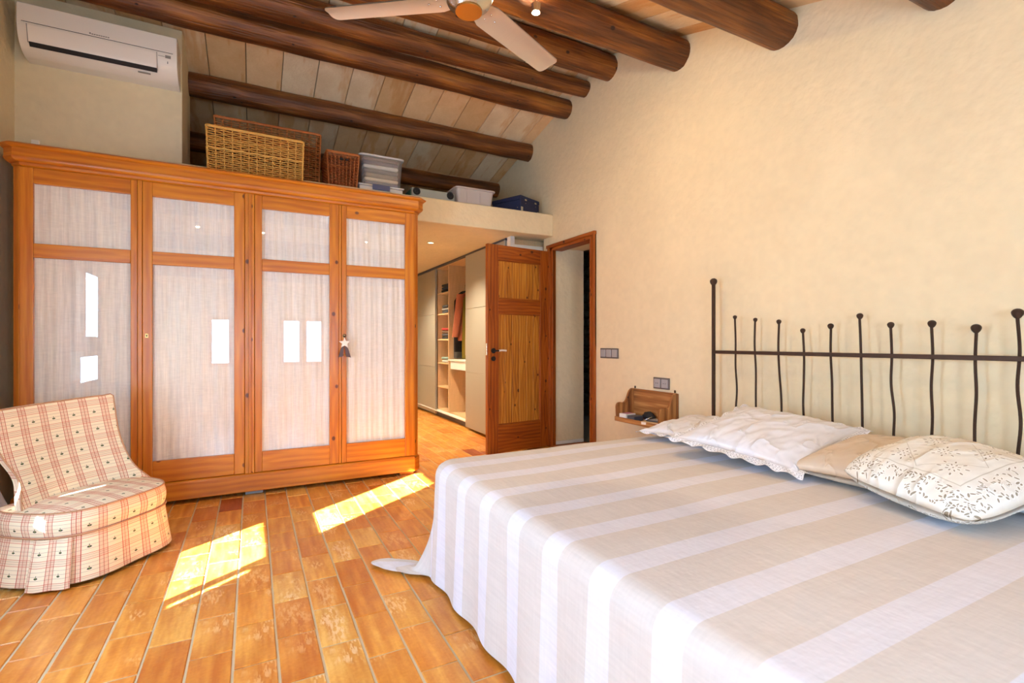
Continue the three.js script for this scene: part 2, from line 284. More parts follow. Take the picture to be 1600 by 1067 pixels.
{
  const floor = struct('floor', 'floor of orange handmade clay bricks laid in staggered rows', 'floor');
  pspan('grout_bed', [XL - 0.3, 3.2, -0.12, -0.004, ZF, ZB + 0.2], M.grout, floor);
  seed = 4242;
  const variants = []; for (let k = 0; k < 14; k++) variants.push(tileGeo(TX - rr(0.006, 0.010), TZ - rr(0.005, 0.010), 0.02, 0.003));
  const all = [];
  for (let c = -10; c < 22; c++) {
    const x = -0.063 + TX * (c + 0.5), off = ((c % 2) + 2) % 2 === 1 ? -2.127 : -1.981;
    if (x < XL + 0.05 || x > 2.93) continue;
    const j = rr(-0.012, 0.012);
    for (let k = -26; k < 12; k++) {
      const z = off + TZ * (k + 0.5) + j;
      if (z > ZB - 0.1 || z < ZF + 0.2) continue;
      const underBed = x > 0.95 && z > -2.25, hid = z < -4.25 && x < 1.15;
      const dark = rnd() < 0.035, v = Math.floor(rnd() * 14), m = dark ? 6 : Math.floor(rnd() * 6), h = rr(-0.0012, 0.0012), t = [rr(-0.003, 0.003), rr(-0.006, 0.006), rr(-0.004, 0.004)];
      // size in the photograph, roughly: nearer is larger; bricks hidden by the bed or the wardrobe come last
      const fw = x * 0.4632 - z * 0.8863, u = fw > 0.1 ? (x * 0.8863 + z * 0.4632) / fw : 9, vv = fw > 0.1 ? 1.15 / fw : 9;
      const seen = !underBed && !hid && fw > 1.2 && u > -1.12 && u < 1.0 && vv < 0.78 && !(z < -4.6 && x > 2.55);
      all.push({ x, z, v, m, h, t, rank: seen ? fw : 100 + fw });
    }
  }
  all.sort((a, b) => a.rank - b.rank);
  const rest = [];
  all.forEach((a, i) => {
    if (i < 298 && a.rank < 100) mesh('brick', variants[a.v], tileMats[a.m], floor, [a.x, a.h, a.z], a.t);
    else { const g = variants[a.v].clone(); g.applyMatrix4(new THREE.Matrix4().compose(new THREE.Vector3(a.x, a.h, a.z), new THREE.Quaternion().setFromEuler(new THREE.Euler(...a.t)), new THREE.Vector3(1, 1, 1))); rest.push(g); }
  });
  const r = mesh('further_bricks', mergeGeometries(rest), tileMats[1], floor); r.userData.kind = 'stuff';
}

// right wall with the doorway
const DZ0 = -4.60, DZ1 = -3.85, DH = 2.165;                            // rough opening
{
  const s = poly([[-ZB - 0.2, -0.1], [4.78, -0.1], [4.78, 2.3], [9.0, 2.3], [9.0, ceilY(-9) + 0.1], [-RIDGE_Z, RIDGE_Y + 0.1], [-ZB - 0.2, ceilY(ZB + 0.2) + 0.1]]);
  s.holes.push(rectPath(-DZ1, 4.562, 0.0, DH));
  structMesh('wall_right', uvMetres(flat(extrudeZY(s, XR, XR + WT)), 'y', 0.5), M.plaster, 'tall cream plastered gable wall behind the iron headboard', 'wall');
  // left wall: openings for the unseen shuttered window and the added blind window
  const l = poly([[-ZB - 0.2, -0.1], [9.0, -0.1], [9.0, ceilY(-9) + 0.1], [-RIDGE_Z, RIDGE_Y + 0.1], [-ZB - 0.2, ceilY(ZB + 0.2) + 0.1]]);
  l.holes.push(rectPath(1.64, 2.97, 0.60, 1.90)); l.holes.push(rectPath(-1.0, 0.0, 0.45, 1.85));
  structMesh('wall_left', uvMetres(flat(extrudeZY(l, XL - 0.12, XL)), 'y', 0.5), M.plaster, 'cream plastered wall at the far left beside the wardrobe', 'wall');
  // wall behind the camera with three openings
  const b = poly([[XL - 0.12, -0.1], [XR + WT, -0.1], [XR + WT, ceilY(ZB) + 0.1], [XL - 0.12, ceilY(ZB) + 0.1]]);
  b.holes.push(rectPath(-0.66, -0.30, 0.72, 1.58)); b.holes.push(rectPath(0.43, 1.16, 0.72, 1.58));
  const bg = new THREE.ExtrudeGeometry(b, { depth: 0.2, bevelEnabled: false }); bg.translate(0, 0, ZB);
  structMesh('wall_rear', uvMetres(flat(bg), 'y', 0.5), M.plaster, 'low cream wall with windows behind the viewer', 'wall');
  structMesh('wall_far', pbox(4.9, 3.0, 0.15).translate(0.8, 1.4, ZF - 0.07), M.plaster, 'far end wall of the closet and loft', 'wall');
  // the plastered block that carries the air conditioner
  const blk = new THREE.Shape(); const r = 0.03; blk.moveTo(XL, 0); blk.lineTo(-0.487, 0); blk.lineTo(-0.487, 0.55); blk.lineTo(-0.487 - 0.0, 0.58 - r); blk.quadraticCurveTo(-0.487, 0.58, -0.487 - r, 0.58); blk.lineTo(XL, 0.58); blk.closePath();
  const kg = new THREE.ExtrudeGeometry(blk, { depth: 3.56, bevelEnabled: false, curveSegments: 6 }); kg.rotateX(-Math.PI / 2); kg.translate(0, 0, -4.6);
  // the extruded plan has its front at the smaller -Z, so turn it round
  kg.applyMatrix4(new THREE.Matrix4().makeTranslation(0, 0, 0));
  structMesh('wall_block', uvMetres(flat(kg), 'y', 0.5), M.plaster, 'plastered block above the wardrobe that carries the air conditioner', 'wall');
  // loft slab over the closet
  structMesh('loft_floor', uvMetres(new RoundedBoxGeometry(XR - XL - 0.0, 0.235, 4.42, 3, 0.012).translate((XL + XR) / 2, 2.4125, -6.79), 'x', 0.5), M.plaster, 'cream plastered loft slab above the closet passage', 'loft');
  // return wall beside the closet with a shallow recess at its top
  const ret = struct('wall_return', 'narrow white wall between closet and doorway, behind the open door', 'wall');
  pspan('lower_panel', [2.5, XR, 0, 2.215, -4.86, -4.80], M.white, ret);
  pspan('upper_recess', [2.5, XR, 2.215, 2.30, -5.0, -4.92], M.white, ret);
  pspan('edge_strip', [2.48, 2.53, 0, 2.30, -4.86, -4.78], M.white, ret);
  pspan('closet_end', [3.1, 3.2, 0, 2.30, ZF, -4.78], M.white, ret);
  pspan('closet_side', [1.0, 1.12, 0, 2.30, ZF, -4.62], M.white, ret);
}
// the dim stone room beyond the doorway
{
  const w = struct('wall_beyond', 'dim rough stone wall seen through the doorway', 'wall');
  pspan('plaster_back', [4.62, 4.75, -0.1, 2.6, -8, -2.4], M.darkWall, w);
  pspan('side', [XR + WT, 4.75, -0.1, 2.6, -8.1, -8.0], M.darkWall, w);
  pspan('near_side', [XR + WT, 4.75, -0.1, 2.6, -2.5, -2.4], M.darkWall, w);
  pspan('lid', [XR + WT, 4.75, 2.5, 2.6, -8, -5.6], M.darkWall, w); pspan('lid', [XR + WT, 4.75, 2.5, 2.6, -5.2, -2.4], M.darkWall, w); pspan('lid', [XR + WT, 3.9, 2.5, 2.6, -5.6, -5.2], M.darkWall, w);  // unseen roof pieces; the gap left between them lets sky light the stones
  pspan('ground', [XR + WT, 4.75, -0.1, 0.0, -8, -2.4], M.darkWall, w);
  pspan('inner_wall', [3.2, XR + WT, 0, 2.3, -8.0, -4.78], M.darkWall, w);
  seed = 99;
  for (let y = 0.1; y < 2.4;) {
    const h = rr(0.11, 0.22);
    for (let z = -6.9; z < -5.7;) {
      const l = rr(0.16, 0.34); const g = new THREE.IcosahedronGeometry(0.5, 2), p = g.attributes.position;
      for (let i = 0; i < p.count; i++) { const k = 1 + 0.22 * n3(p.getX(i) * 3 + z, p.getY(i) * 3 + y, p.getZ(i) * 3); const cx = (v) => Math.sign(v) * Math.pow(Math.abs(v) * 2, 0.6) / 2; p.setXYZ(i, cx(p.getX(i)) * k * 0.2, cx(p.getY(i)) * k * (h - 0.015), cx(p.getZ(i)) * k * (l - 0.015)); }
      g.computeVertexNormals(); mesh('stone', uvMetres(g, 'y', 3, rnd(), rnd()), M.stone, w, [4.6, y + h / 2, z + l / 2]); z += l;
    }
    y += h;
  }
}
// skirting of the reveal
structMesh('trim_2', uvMetres(bevelBox(0.37, 0.035, 0.012, 0.003).translate(3.1, 0.048, -4.555), 'x'), M.white, 'low white skirting at the foot of the doorway reveal', 'skirting');

// ceiling: backing, single boards between the log beams
const BEAMS = [[-8.1, 0.09], [-7.0, 0.09], [-5.97, 0.095], [-5.09, 0.097], [-4.32, 0.1], [-3.63, 0.108], [-2.79, 0.114], [-1.94, 0.115], [-1.13, 0.10], [-0.3, 0.11], [0.5, 0.11]];
{
  const c = struct('ceiling', 'pitched ceiling of pale fired clay boards between log beams', 'ceiling');
  const t = 0.12, up = 0.035;
  const s = poly([[-ZB - 0.3, ceilY(ZB + 0.3) + up], [-RIDGE_Z, RIDGE_Y + up], [9.2, ceilY(-9.2) + up], [9.2, ceilY(-9.2) + up + t], [-RIDGE_Z, RIDGE_Y + up + t], [-ZB - 0.3, ceilY(ZB + 0.3) + up + t]]);
  mesh('roof_deck', uvMetres(flat(extrudeZY(s, XL - 0.15, XR + WT + 0.1)), 'y'), M.roof, c);
  const edges = [-9.0, -8.1, -7.0, -5.97, -5.09, -4.32, RIDGE_Z, -2.79, -1.94, -1.13, -0.3, 0.5, 1.25];
  seed = 555;
  const PX = 0.283;
  for (let r = 0; r < edges.length - 1; r++) {
    const z0 = edges[r], z1 = edges[r + 1], y0 = ceilY(z0), y1 = ceilY(z1), len = Math.hypot(z1 - z0, y1 - y0), ang = Math.atan2(y1 - y0, z1 - z0);
    const geos = [0, 1, 2].map(() => uvMetres(bevelBox(PX - 0.005, 0.03, len - 0.004, 0.004), 'z', 1.3, rnd(), rnd()));
    for (let k = -4; k < 12; k++) {
      let x = -0.335 + PX * (k + 0.5);
      if (x < XL - 0.1 || x > XR + 0.12) continue;
      const b = mesh('board', geos[Math.floor(rnd() * 3)], boardMats[Math.floor(rnd() * 3)], c, [x, (y0 + y1) / 2 + 0.016 + rr(0, 0.003), (z0 + z1) / 2], [-ang, 0, rr(-0.004, 0.004)]);
      if (x + PX / 2 > XR + 0.2) b.scale.x = 0.98;
    }
  }
}
function logGeo(r0, r1, len, sd, bend = 0.03) {
  const nu = 22, nv = 64;
  return gridGeo(nu, nv, (a, t) => {
    const th = a * Math.PI * 2, x = (t - 0.5) * len; let r = mix(r0, r1, t);
    r *= 1 + 0.10 * n3(Math.cos(th) * 1.1 + sd, Math.sin(th) * 1.1, x * 1.6, sd) + 0.05 * n3(Math.cos(th) * 3, Math.sin(th) * 3 + sd, x * 5, sd + 3);
    const by = bend * 0.5 * n3(x * 0.55, sd, 1.7, sd + 9), bz = bend * n3(x * 0.55, sd * 2, 4.7, sd + 11);
    return [x, Math.sin(th) * r + by, Math.cos(th) * r + bz];
  }, (a, t) => [a * 0.75 + sd * 0.13, (t - 0.5) * len + sd * 0.37]);
}
const beamWords = ['log beam deep in the loft, last before the far wall', 'log beam deep in the loft behind the boxes', 'lowest visible log beam, just above the plastic tubs on the loft', 'log beam passing above the wicker baskets', 'log beam above the air conditioner, below the ridge pair', 'ridge log beam whose end meets the wall highest', 'log beam directly above the fan, nearer than the ridge', 'thick log beam at the upper right with pale scar at its end', 'log beam whose end just shows at the top right corner', 'log beam above the viewer', 'log beam above the rear windows'];
BEAMS.forEach(([z, r], i) => {
  const dy = { '-4.32': 0.02, '-3.63': -0.03, '-2.79': -0.035 }[String(z)] || 0;
  solo('log_beam', logGeo(r * 1.06, r * 0.98, XR - XL + 0.06, 3 + i * 1.7, 0.045), M.log, 'dark brown ' + beamWords[i], 'beam', [(XL + XR) / 2, ceilY(z) - r * 0.94 + dy, z], [0, 0, 0], 'log beams under the ceiling');
});
solo('log_beam', logGeo(0.125, 0.072, XR - XL + 0.02, 31.3, 0.05), M.log, 'dark brown tapering log beam squeezed in just below the ridge log', 'beam', [(XL + XR) / 2, ceilY(-4.0) - 0.095, -4.0], [0, -0.01, 0.004], 'log beams under the ceiling');

// windows (outside the frame; they let the daylight in; the blind window is added fill)
{
  const w = struct('window_1', 'unseen shuttered window in the left wall letting sun onto the floor and chair', 'window');
  const X0 = XL - 0.10, X1 = XL - 0.06;
  const bar = (n, z0, z1, y0, y1, m = M.oldPineB) => wspan(n, [X0, X1, y0, y1, z0, z1], m, w, 'y', 0.002);
  // pane openings: lower pane z -2.38..-1.81 / y 0.75..1.0; upper pane z -2.21..-1.80 / y 1.21..1.80; two slits, shaped to cast the sun patches
  bar('sill_panel', -2.97, -1.64, 0.60, 0.70); bar('head', -2.97, -1.64, 1.86, 1.90);
  bar('transom', -2.42, -1.80, 1.05, 1.235);
  bar('stile', -2.44, -2.39, 0.70, 1.05); bar('stile', -2.44, -2.22, 1.235, 1.86); bar('stile', -1.80, -1.752, 0.70, 1.86); bar('stile', -1.700, -1.64, 0.70, 1.86);
  bar('bottom_rail', -2.39, -1.80, 0.70, 0.765);
  bar('slit_rail', -1.752, -1.70, 1.0, 1.86); bar('slit_rail', -1.752, -1.70, 0.70, 0.78);
  bar('unseen_shutter', -2.785, -2.44, 0.775, 1.86, M.unseen_shutter); bar('unseen_shutter', -2.785, -2.605, 0.70, 0.775, M.unseen_shutter); bar('unseen_shutter', -2.53, -2.44, 0.70, 0.775, M.unseen_shutter); bar('unseen_shutter', -2.835, -2.785, 0.92, 1.86, M.unseen_shutter); bar('unseen_shutter', -2.97, -2.835, 0.70, 1.86, M.unseen_shutter);  // boards out of view, gaps cut to put sun on the chair
  pspan('pane', [XL - 0.085, XL - 0.081, 0.765, 1.05, -2.39, -1.80], M.pane, w);
  pspan('pane', [XL - 0.085, XL - 0.081, 1.235, 1.86, -2.22, -1.80], M.pane, w);
  const rear = (n, x0, x1, panes, label) => {
    const o = struct(n, label, 'window'), st = [x0, ...panes.flat(), x1];
    for (let k = 0; k < st.length; k += 2) wspan('stile', [st[k], st[k + 1], 0.72, 1.58, ZB + 0.06, ZB + 0.11], M.oldPine, o);
    for (const [a, b] of panes) { wspan('rail', [a, b, 0.72, 0.79, ZB + 0.065, ZB + 0.105], M.oldPine, o, 'x'); wspan('rail', [a, b, 1.51, 1.58, ZB + 0.065, ZB + 0.105], M.oldPine, o, 'x'); pspan('pane', [a, b, 0.79, 1.51, ZB + 0.08, ZB + 0.084], M.pane, o); }
  };
  rear('window_2', -0.66, -0.30, [[-0.60, -0.36]], 'narrow wooden window behind the viewer, single pane'); rear('window_3', 0.43, 1.16, [[0.49, 0.73], [0.86, 1.10]], 'wooden casement behind the viewer with two narrow panes');
  const w4 = struct('window_4', 'added unseen window with a drawn white roller blind, fill light beside the viewer', 'window');
  for (const [a, b, c, d] of [[0, 0.05, 0.45, 1.85], [0.95, 1.0, 0.45, 1.85]]) wspan('stile', [XL - 0.10, XL - 0.05, c, d, a, b], M.oldPine, w4);
  for (const [a, b] of [[0.45, 0.50], [1.80, 1.85]]) wspan('rail', [XL - 0.10, XL - 0.05, a, b, 0.05, 0.95], M.oldPine, w4, 'z');
  pspan('pane', [XL - 0.085, XL - 0.081, 0.5, 1.8, 0.05, 0.95], M.pane, w4);
  pspan('added_blind', [XL - 0.02, XL - 0.017, 0.44, 1.86, -0.01, 1.01], M.sheer, w4);  // added blind, keeps direct sun out behind the fill light
}

// door frame and open door
{
  const t = struct('trim_1', 'brown wooden architrave round the doorway', 'door frame');
  const zi0 = -4.545, zi1 = -3.885, zo0 = -4.70, zo1 = -3.815, yi = 2.135, yo = 2.205;
  wspan('jamb', [XR - 0.03, XR + 0.012, 0, yi, zi0 - 0.02, zi0], M.oldPineB, t); wspan('jamb', [XR - 0.03, XR + 0.10, 0, yi, zi1, zi1 + 0.02], M.oldPineB, t); wspan('head_jamb', [XR - 0.03, XR + 0.10, yi, yi + 0.02, zi0 - 0.02, zi1 + 0.02], M.oldPineB, t, 'z');
  for (const [a, b, d] of [[zi1, zo1, 0.018], [zi1 + 0.04, zo1, 0.03]]) wspan('casing', [XR - d, XR, 0, yo, a, b], M.oldPineB, t);
  for (const [a, b, d] of [[-4.66, zi0, 0.018], [-4.66, zi0 - 0.07, 0.03]]) wspan('casing', [XR - d, XR, 0, yo, a, b], M.oldPineB, t);
  wspan('casing', [XR - 0.018, XR, yi, yo, -4.66, zo1], M.oldPineB, t, 'z'); wspan('casing', [XR - 0.032, XR, yi + 0.035, yo, -4.68, zo1 + 0.005], M.oldPineB, t, 'z');
  wspan('threshold', [XR - 0.05, XR + WT + 0.02, 0.001, 0.03, zi0, zi1], M.oldPineB, t, 'z');
  const d = struct('door_1', 'open brown pine door with two planked panels', 'door');
  d.position.set(2.865, 0.012, -4.64); d.rotation.y = 0.132;              // leaf runs along local -x from the hinge
  const L = 0.79, th = 0.045, H = 2.122, f = th / 2;
  const lp = (n, x0, x1, y0, y1, z0, z1, m, ax) => wspan(n, [-x0, -x1, y0, y1, z0, z1], m, d, ax, 0.004);
  lp('stile', 0, 0.115, 0, H, -f, f, M.oldPineB, 'y'); lp('stile', L - 0.125, L, 0, H, -f, f, M.oldPineB, 'y');
  lp('rail', 0.115, L - 0.125, H - 0.15, H, -f, f, M.oldPineB, 'x'); lp('rail', 0.115, L - 0.125, 1.425, 1.575, -f, f, M.oldPineB, 'x'); lp('rail', 0.115, L - 0.125, 0, 0.285, -f, f, M.oldPineB, 'x');
  const n = 6, w0 = 0.115, w1 = L - 0.125, pw = (w1 - w0) / n;
  for (let k = 0; k < n; k++) { lp('plank', w0 + pw * k + 0.0012, w0 + pw * (k + 1) - 0.0012, 1.575, H - 0.15, -0.010, 0.010, M.oldPine, 'y'); lp('plank', w0 + pw * k + 0.0012, w0 + pw * (k + 1) - 0.0012, 0.285, 1.425, -0.010, 0.010, M.oldPine, 'y'); }
  for (const [a, b] of [[1.575, H - 0.15], [0.285, 1.425]]) { lp('bead', w0, w0 + 0.012, a, b, 0.008, f - 0.003, M.oldPineB, 'y'); lp('bead', w1 - 0.012, w1, a, b, 0.008, f - 0.003, M.oldPineB, 'y'); lp('bead', w0, w1, a, a + 0.012, 0.008, f - 0.003, M.oldPineB, 'x'); lp('bead', w0, w1, b - 0.012, b, 0.008, f - 0.003, M.oldPineB, 'x'); }
  const hx = -(L - 0.065), rose = (y, m, r = 0.026) => mesh('rosette', new THREE.CylinderGeometry(r, r, 0.012, 20).rotateX(Math.PI / 2), m, d, [hx, y, f + 0.006]);
  rose(1.045, M.black); rose(0.965, M.black, 0.024);
  const lever = mesh('lever_handle', mergeGeometries([tube([[0, 0, 0], [0, 0, 0.04], [0.012, 0, 0.05], [0.04, 0, 0.05]], 0.008, 14, 8)]), M.black, d, [hx, 1.045, f]);
  mesh('grip', tube([[0.036, 0, 0.05], [0.07, 0.004, 0.052], [0.125, 0.0, 0.05]], 0.010, 10, 8), M.star, lever).userData.label = 'pale lever grip';
  mesh('strike_plate', bevelBox(0.004, 0.12, 0.02, 0.001), M.chrome, d, [-L - 0.001, 1.06, 0]);
}

// ---------------------------------------------------------------- wardrobe
const WX0 = -1.34, WX1 = 1.28, WZ = -4.2, WZB = -4.57;
function mouldingLoft(profile, x0, x1, zf, zb, ch) {                      // profile: [outward offset, y] going up; plan with clipped front corners
  const ring = (o, y) => [[x0 - o, zb], [x0 - o, zf + o - ch], [x0 - o + ch, zf + o], [x1 + o - ch, zf + o], [x1 + o, zf + o - ch], [x1 + o, zb]].map(([x, z]) => [x, y, z]);
  const pos = [], uv = []; let run = 0;
  const tri = (a, b, c, ua, ub, uc) => { pos.push(...a, ...b, ...c); uv.push(...ua, ...ub, ...uc); };
  for (let k = 0; k + 1 < profile.length; k++) {
    const A = ring(...profile[k]), B = ring(...profile[k + 1]), l = Math.hypot(profile[k + 1][0] - profile[k][0], profile[k + 1][1] - profile[k][1]);
    for (let i = 0; i < A.length - 1; i++) {
      const along = (p) => (i === 2 ? p[0] : p[2] + i); const u0 = run, u1 = run + l;
      const a = A[i], b = A[i + 1], c = B[i + 1], d = B[i];
      tri(a, b, c, [u0, along(a)], [u0, along(b)], [u1, along(c)]); tri(a, c, d, [u0, along(a)], [u1, along(c)], [u1, along(d)]);
    }
    run += l;
  }
  for (const [R, fl] of [[ring(...profile[profile.length - 1]), 1], [ring(...profile[0]), 0]]) for (let i = 1; i < R.length - 1; i++) { const t = fl ? [R[0], R[i], R[i + 1]] : [R[0], R[i + 1], R[i]]; tri(...t, ...t.map((p) => [p[2], p[0]])); }
  const g = new THREE.BufferGeometry(); g.setAttribute('position', new THREE.Float32BufferAttribute(pos, 3)); g.setAttribute('uv', new THREE.Float32BufferAttribute(uv, 2)); g.computeVertexNormals(); return g;
}
{
  seed = 2024;
  const w = thing('wardrobe', 'wide orange pine wardrobe with four glazed curtained doors', 'wardrobe', [(WX0 + WX1) / 2, 0, WZB]);
  const ox = -(WX0 + WX1) / 2, oz = -WZB;
  const put = (m) => { m.position.x += ox; m.position.z += oz; return m; };
  const ws = (n, a, mat, parent, ax) => put(wspan(n, a, mat, parent, ax));
  const cor = [[0.0, 2.255], [0.012, 2.262], [0.014, 2.275]]; for (let k = 0; k <= 6; k++) cor.push([0.014 + 0.028 * Math.sin(k / 6 * 1.57), 2.278 + 0.03 * (1 - Math.cos(k / 6 * 1.57))]);
  cor.push([0.040, 2.312], [0.040, 2.36]); for (let k = 0; k <= 5; k++) cor.push([0.046 + 0.018 * Math.sin(k / 5 * 3.14), 2.362 + 0.03 * k / 5]); cor.push([0.03, 2.395]);
  put(mesh('cornice', mouldingLoft(cor, WX0, WX1, WZ, WZB, 0.055), M.pine, w));
  const pl = [[0.012, 0.03], [0.016, 0.034], [0.016, 0.145], [0.010, 0.158], [0.0, 0.163]];
  put(mesh('plinth', mouldingLoft(pl, WX0, WX1, WZ, WZB, 0.055), M.pine, w));
  ws('side_panel', [WX0, WX0 + 0.02, 0.16, 2.258, WZB, WZ - 0.055], M.pine, w); ws('side_panel', [WX1 - 0.02, WX1, 0.16, 2.258, WZB, WZ - 0.055], M.pine, w);
  ws('back_panel', [WX0, WX1, 0.16, 2.258, WZB + 0.001, WZB + 0.012], M.pine, w); ws('top_board', [WX0, WX1, 2.22, 2.255, WZB, WZ - 0.03], M.pine, w, 'x'); ws('floor_board', [WX0 + 0.02, WX1 - 0.02, 0.15, 0.17, WZB, WZ - 0.02], M.pine, w, 'x');
  for (const s of [0, 1]) {                                              // front corner posts with the clipped arris
    const X = s ? WX1 : WX0, k = s ? -1 : 1; const sh = poly(s ? [[X, 0], [X, 0.055 * 0 - 0.0], [X, 0.0]] : [[X, 0], [X, 0], [X, 0]]);
    const p = new THREE.Shape(); p.moveTo(X, 0.06); p.lineTo(X + k * 0.04, 0.06); p.lineTo(X + k * 0.04, 0.0); p.lineTo(X + k * 0.035, 0.0); p.lineTo(X, 0.035); p.closePath();
    const g = new THREE.ExtrudeGeometry(p, { depth: 2.095, bevelEnabled: false }); g.rotateX(-Math.PI / 2); g.scale(1, 1, 1); g.translate(0, 0.162, WZ);
    put(mesh('corner_post', uvMetres(flat(g), 'y', 1, rnd(), rnd()), M.pine, w));
  }
  ws('centre_post', [-0.053, 0.011, 0.163, 2.256, WZ - 0.03, WZ], M.pine, w); ws('centre_bead', [-0.028, -0.008, 0.163, 2.256, WZ, WZ + 0.012], M.pine, w); ws('mid_stop', [-0.699, -0.673, 0.163, 2.256, WZ - 0.03, WZ + 0.008], M.pine, w); ws('mid_stop', [0.616, 0.637, 0.163, 2.256, WZ - 0.03, WZ - 0.004], M.pine, w);
  for (const [x, z] of [[WX0 + 0.1, WZ - 0.06], [WX1 - 0.1, WZ - 0.06], [WX0 + 0.1, WZB + 0.06], [WX1 - 0.1, WZB + 0.06]]) put(mesh('foot', bevelBox(0.12, 0.03, 0.07, 0.003), M.pine, w, [x, 0.0165, z]));
  const doors = [[-1.302, -0.700, -1.236, -0.738, M.pine], [-0.672, -0.055, -0.617, -0.122, M.pine], [0.013, 0.615, 0.062, 0.545, M.pine], [0.638, 1.240, 0.676, 1.159, M.pine]];
  doors.forEach(([x0, x1, g0, g1, mat], i) => {
    const d = part('door', w); const y0 = 0.166, y1 = 2.254, a = WZ - 0.024, b = WZ + 0.003;
    ws('stile', [x0, g0, y0, y1, a, b], mat, d); ws('stile', [g1, x1, y0, y1, a, b], mat, d);
    for (const [p, q] of [[y0, 0.318], [1.684, 1.774], [2.155, y1]]) ws('rail', [g0, g1, p, q, a, b - 0.0005], mat, d, 'x');
    for (const [p, q, s] of [[0.318, 1.684, 1], [1.774, 2.155, 2]]) {
      put(mesh('pane', new THREE.BoxGeometry(g1 - g0, q - p, 0.003), M.pane, d, [(g0 + g1) / 2, (p + q) / 2, WZ - 0.008]));
      const nu = 90, ph = i * 3.1 + s * 1.7, gath = 1;
      const cu = gridGeo(nu, 10, (u, v) => {
        const f = 26 + 3 * Math.sin(i * 2 + s), amp = 0.0085 * (0.55 + 0.45 * n3(u * 6, i * 3.3, s * 2.1));
        const z = amp * Math.sin(u * f + ph + 2.2 * n3(u * 4.2, ph, 0.4) + 0.5 * Math.sin(v * 3 + u * 7)) + 0.0022 * Math.sin(u * 71 + ph * 2 + v);
        return [g0 - 0.01 + (g1 - g0 + 0.02) * u, p - 0.01 + (q - p + 0.02) * v, WZ - 0.024 + z * gath];
      }, (u, v) => [u * (g1 - g0) * 1.25 + i * 0.31, v * (q - p) + s * 0.4]);
      put(mesh('curtain', cu, M.curtain, d)).userData.label = 'gathered off-white linen curtain';
    }
    const kx = [null, -0.648, null, 0.655][i];
    if (kx) { put(mesh('keyhole_plate', bevelBox(0.018, 0.03, 0.004, 0.001), M.brass, d, [kx, 1.19, WZ + 0.004])); put(mesh('keyhole', bevelBox(0.007, 0.014, 0.004, 0.001), M.black, d, [kx, 1.19, WZ + 0.006])); }
  });
  put(mesh('key', mergeGeometries([new THREE.TorusGeometry(0.011, 0.003, 6, 14).translate(0, 0, 0.03).rotateY(0), new THREE.CylinderGeometry(0.0035, 0.0035, 0.034, 8).rotateX(Math.PI / 2).translate(0, -0.004, 0.016)].map((g) => g.toNonIndexed())), M.ironDark, w, [0.655, 1.197, WZ + 0.006]));
}
solo('packing_block', bevelBox(0.12, 0.027, 0.05, 0.004), std({ color: 0x8f97a0, roughness: 0.8 }), 'grey packing block under the middle of the wardrobe plinth', 'block', [0.01, 0.0142, WZ - 0.05]);
{
  const o = thing('star_ornament', 'small hanging ornament with white star above dark wooden tree', 'ornament', [0.652, 1.05, WZ + 0.042]);
  const st = new THREE.Shape(); for (let k = 0; k < 10; k++) { const a = Math.PI / 2 + k * Math.PI / 5, r = k % 2 ? 0.018 : 0.042; (k ? st.lineTo : st.moveTo).call(st, Math.cos(a) * r, Math.sin(a) * r); } st.closePath();
  mesh('star', new THREE.ExtrudeGeometry(st, { depth: 0.008, bevelEnabled: true, bevelSize: 0.002, bevelThickness: 0.002, bevelSegments: 1 }), M.star, o, [0.0, 0.088, 0.004]);
  mesh('cord', tube([[0, 0.125, 0.006], [0.003, 0.14, -0.0], [0.002, 0.15, -0.004]], 0.0015, 8, 5), M.rubber, o);
  for (const s of [-1, 1]) { const t = poly(s < 0 ? [[-0.006, 0.075], [-0.002, 0.06], [-0.012, -0.02], [-0.045, -0.026], [-0.028, 0.04]] : [[0.006, 0.075], [0.002, 0.06], [0.012, -0.02], [0.05, -0.03], [0.03, 0.04]]); mesh('tree_half', new THREE.ExtrudeGeometry(t, { depth: 0.008, bevelEnabled: false }), M.slate, o, [0, 0, s * 0.001]); }
  mesh('bell', new THREE.SphereGeometry(0.009, 10, 8), M.brass, o, [0.003, -0.008, 0.006]);
}

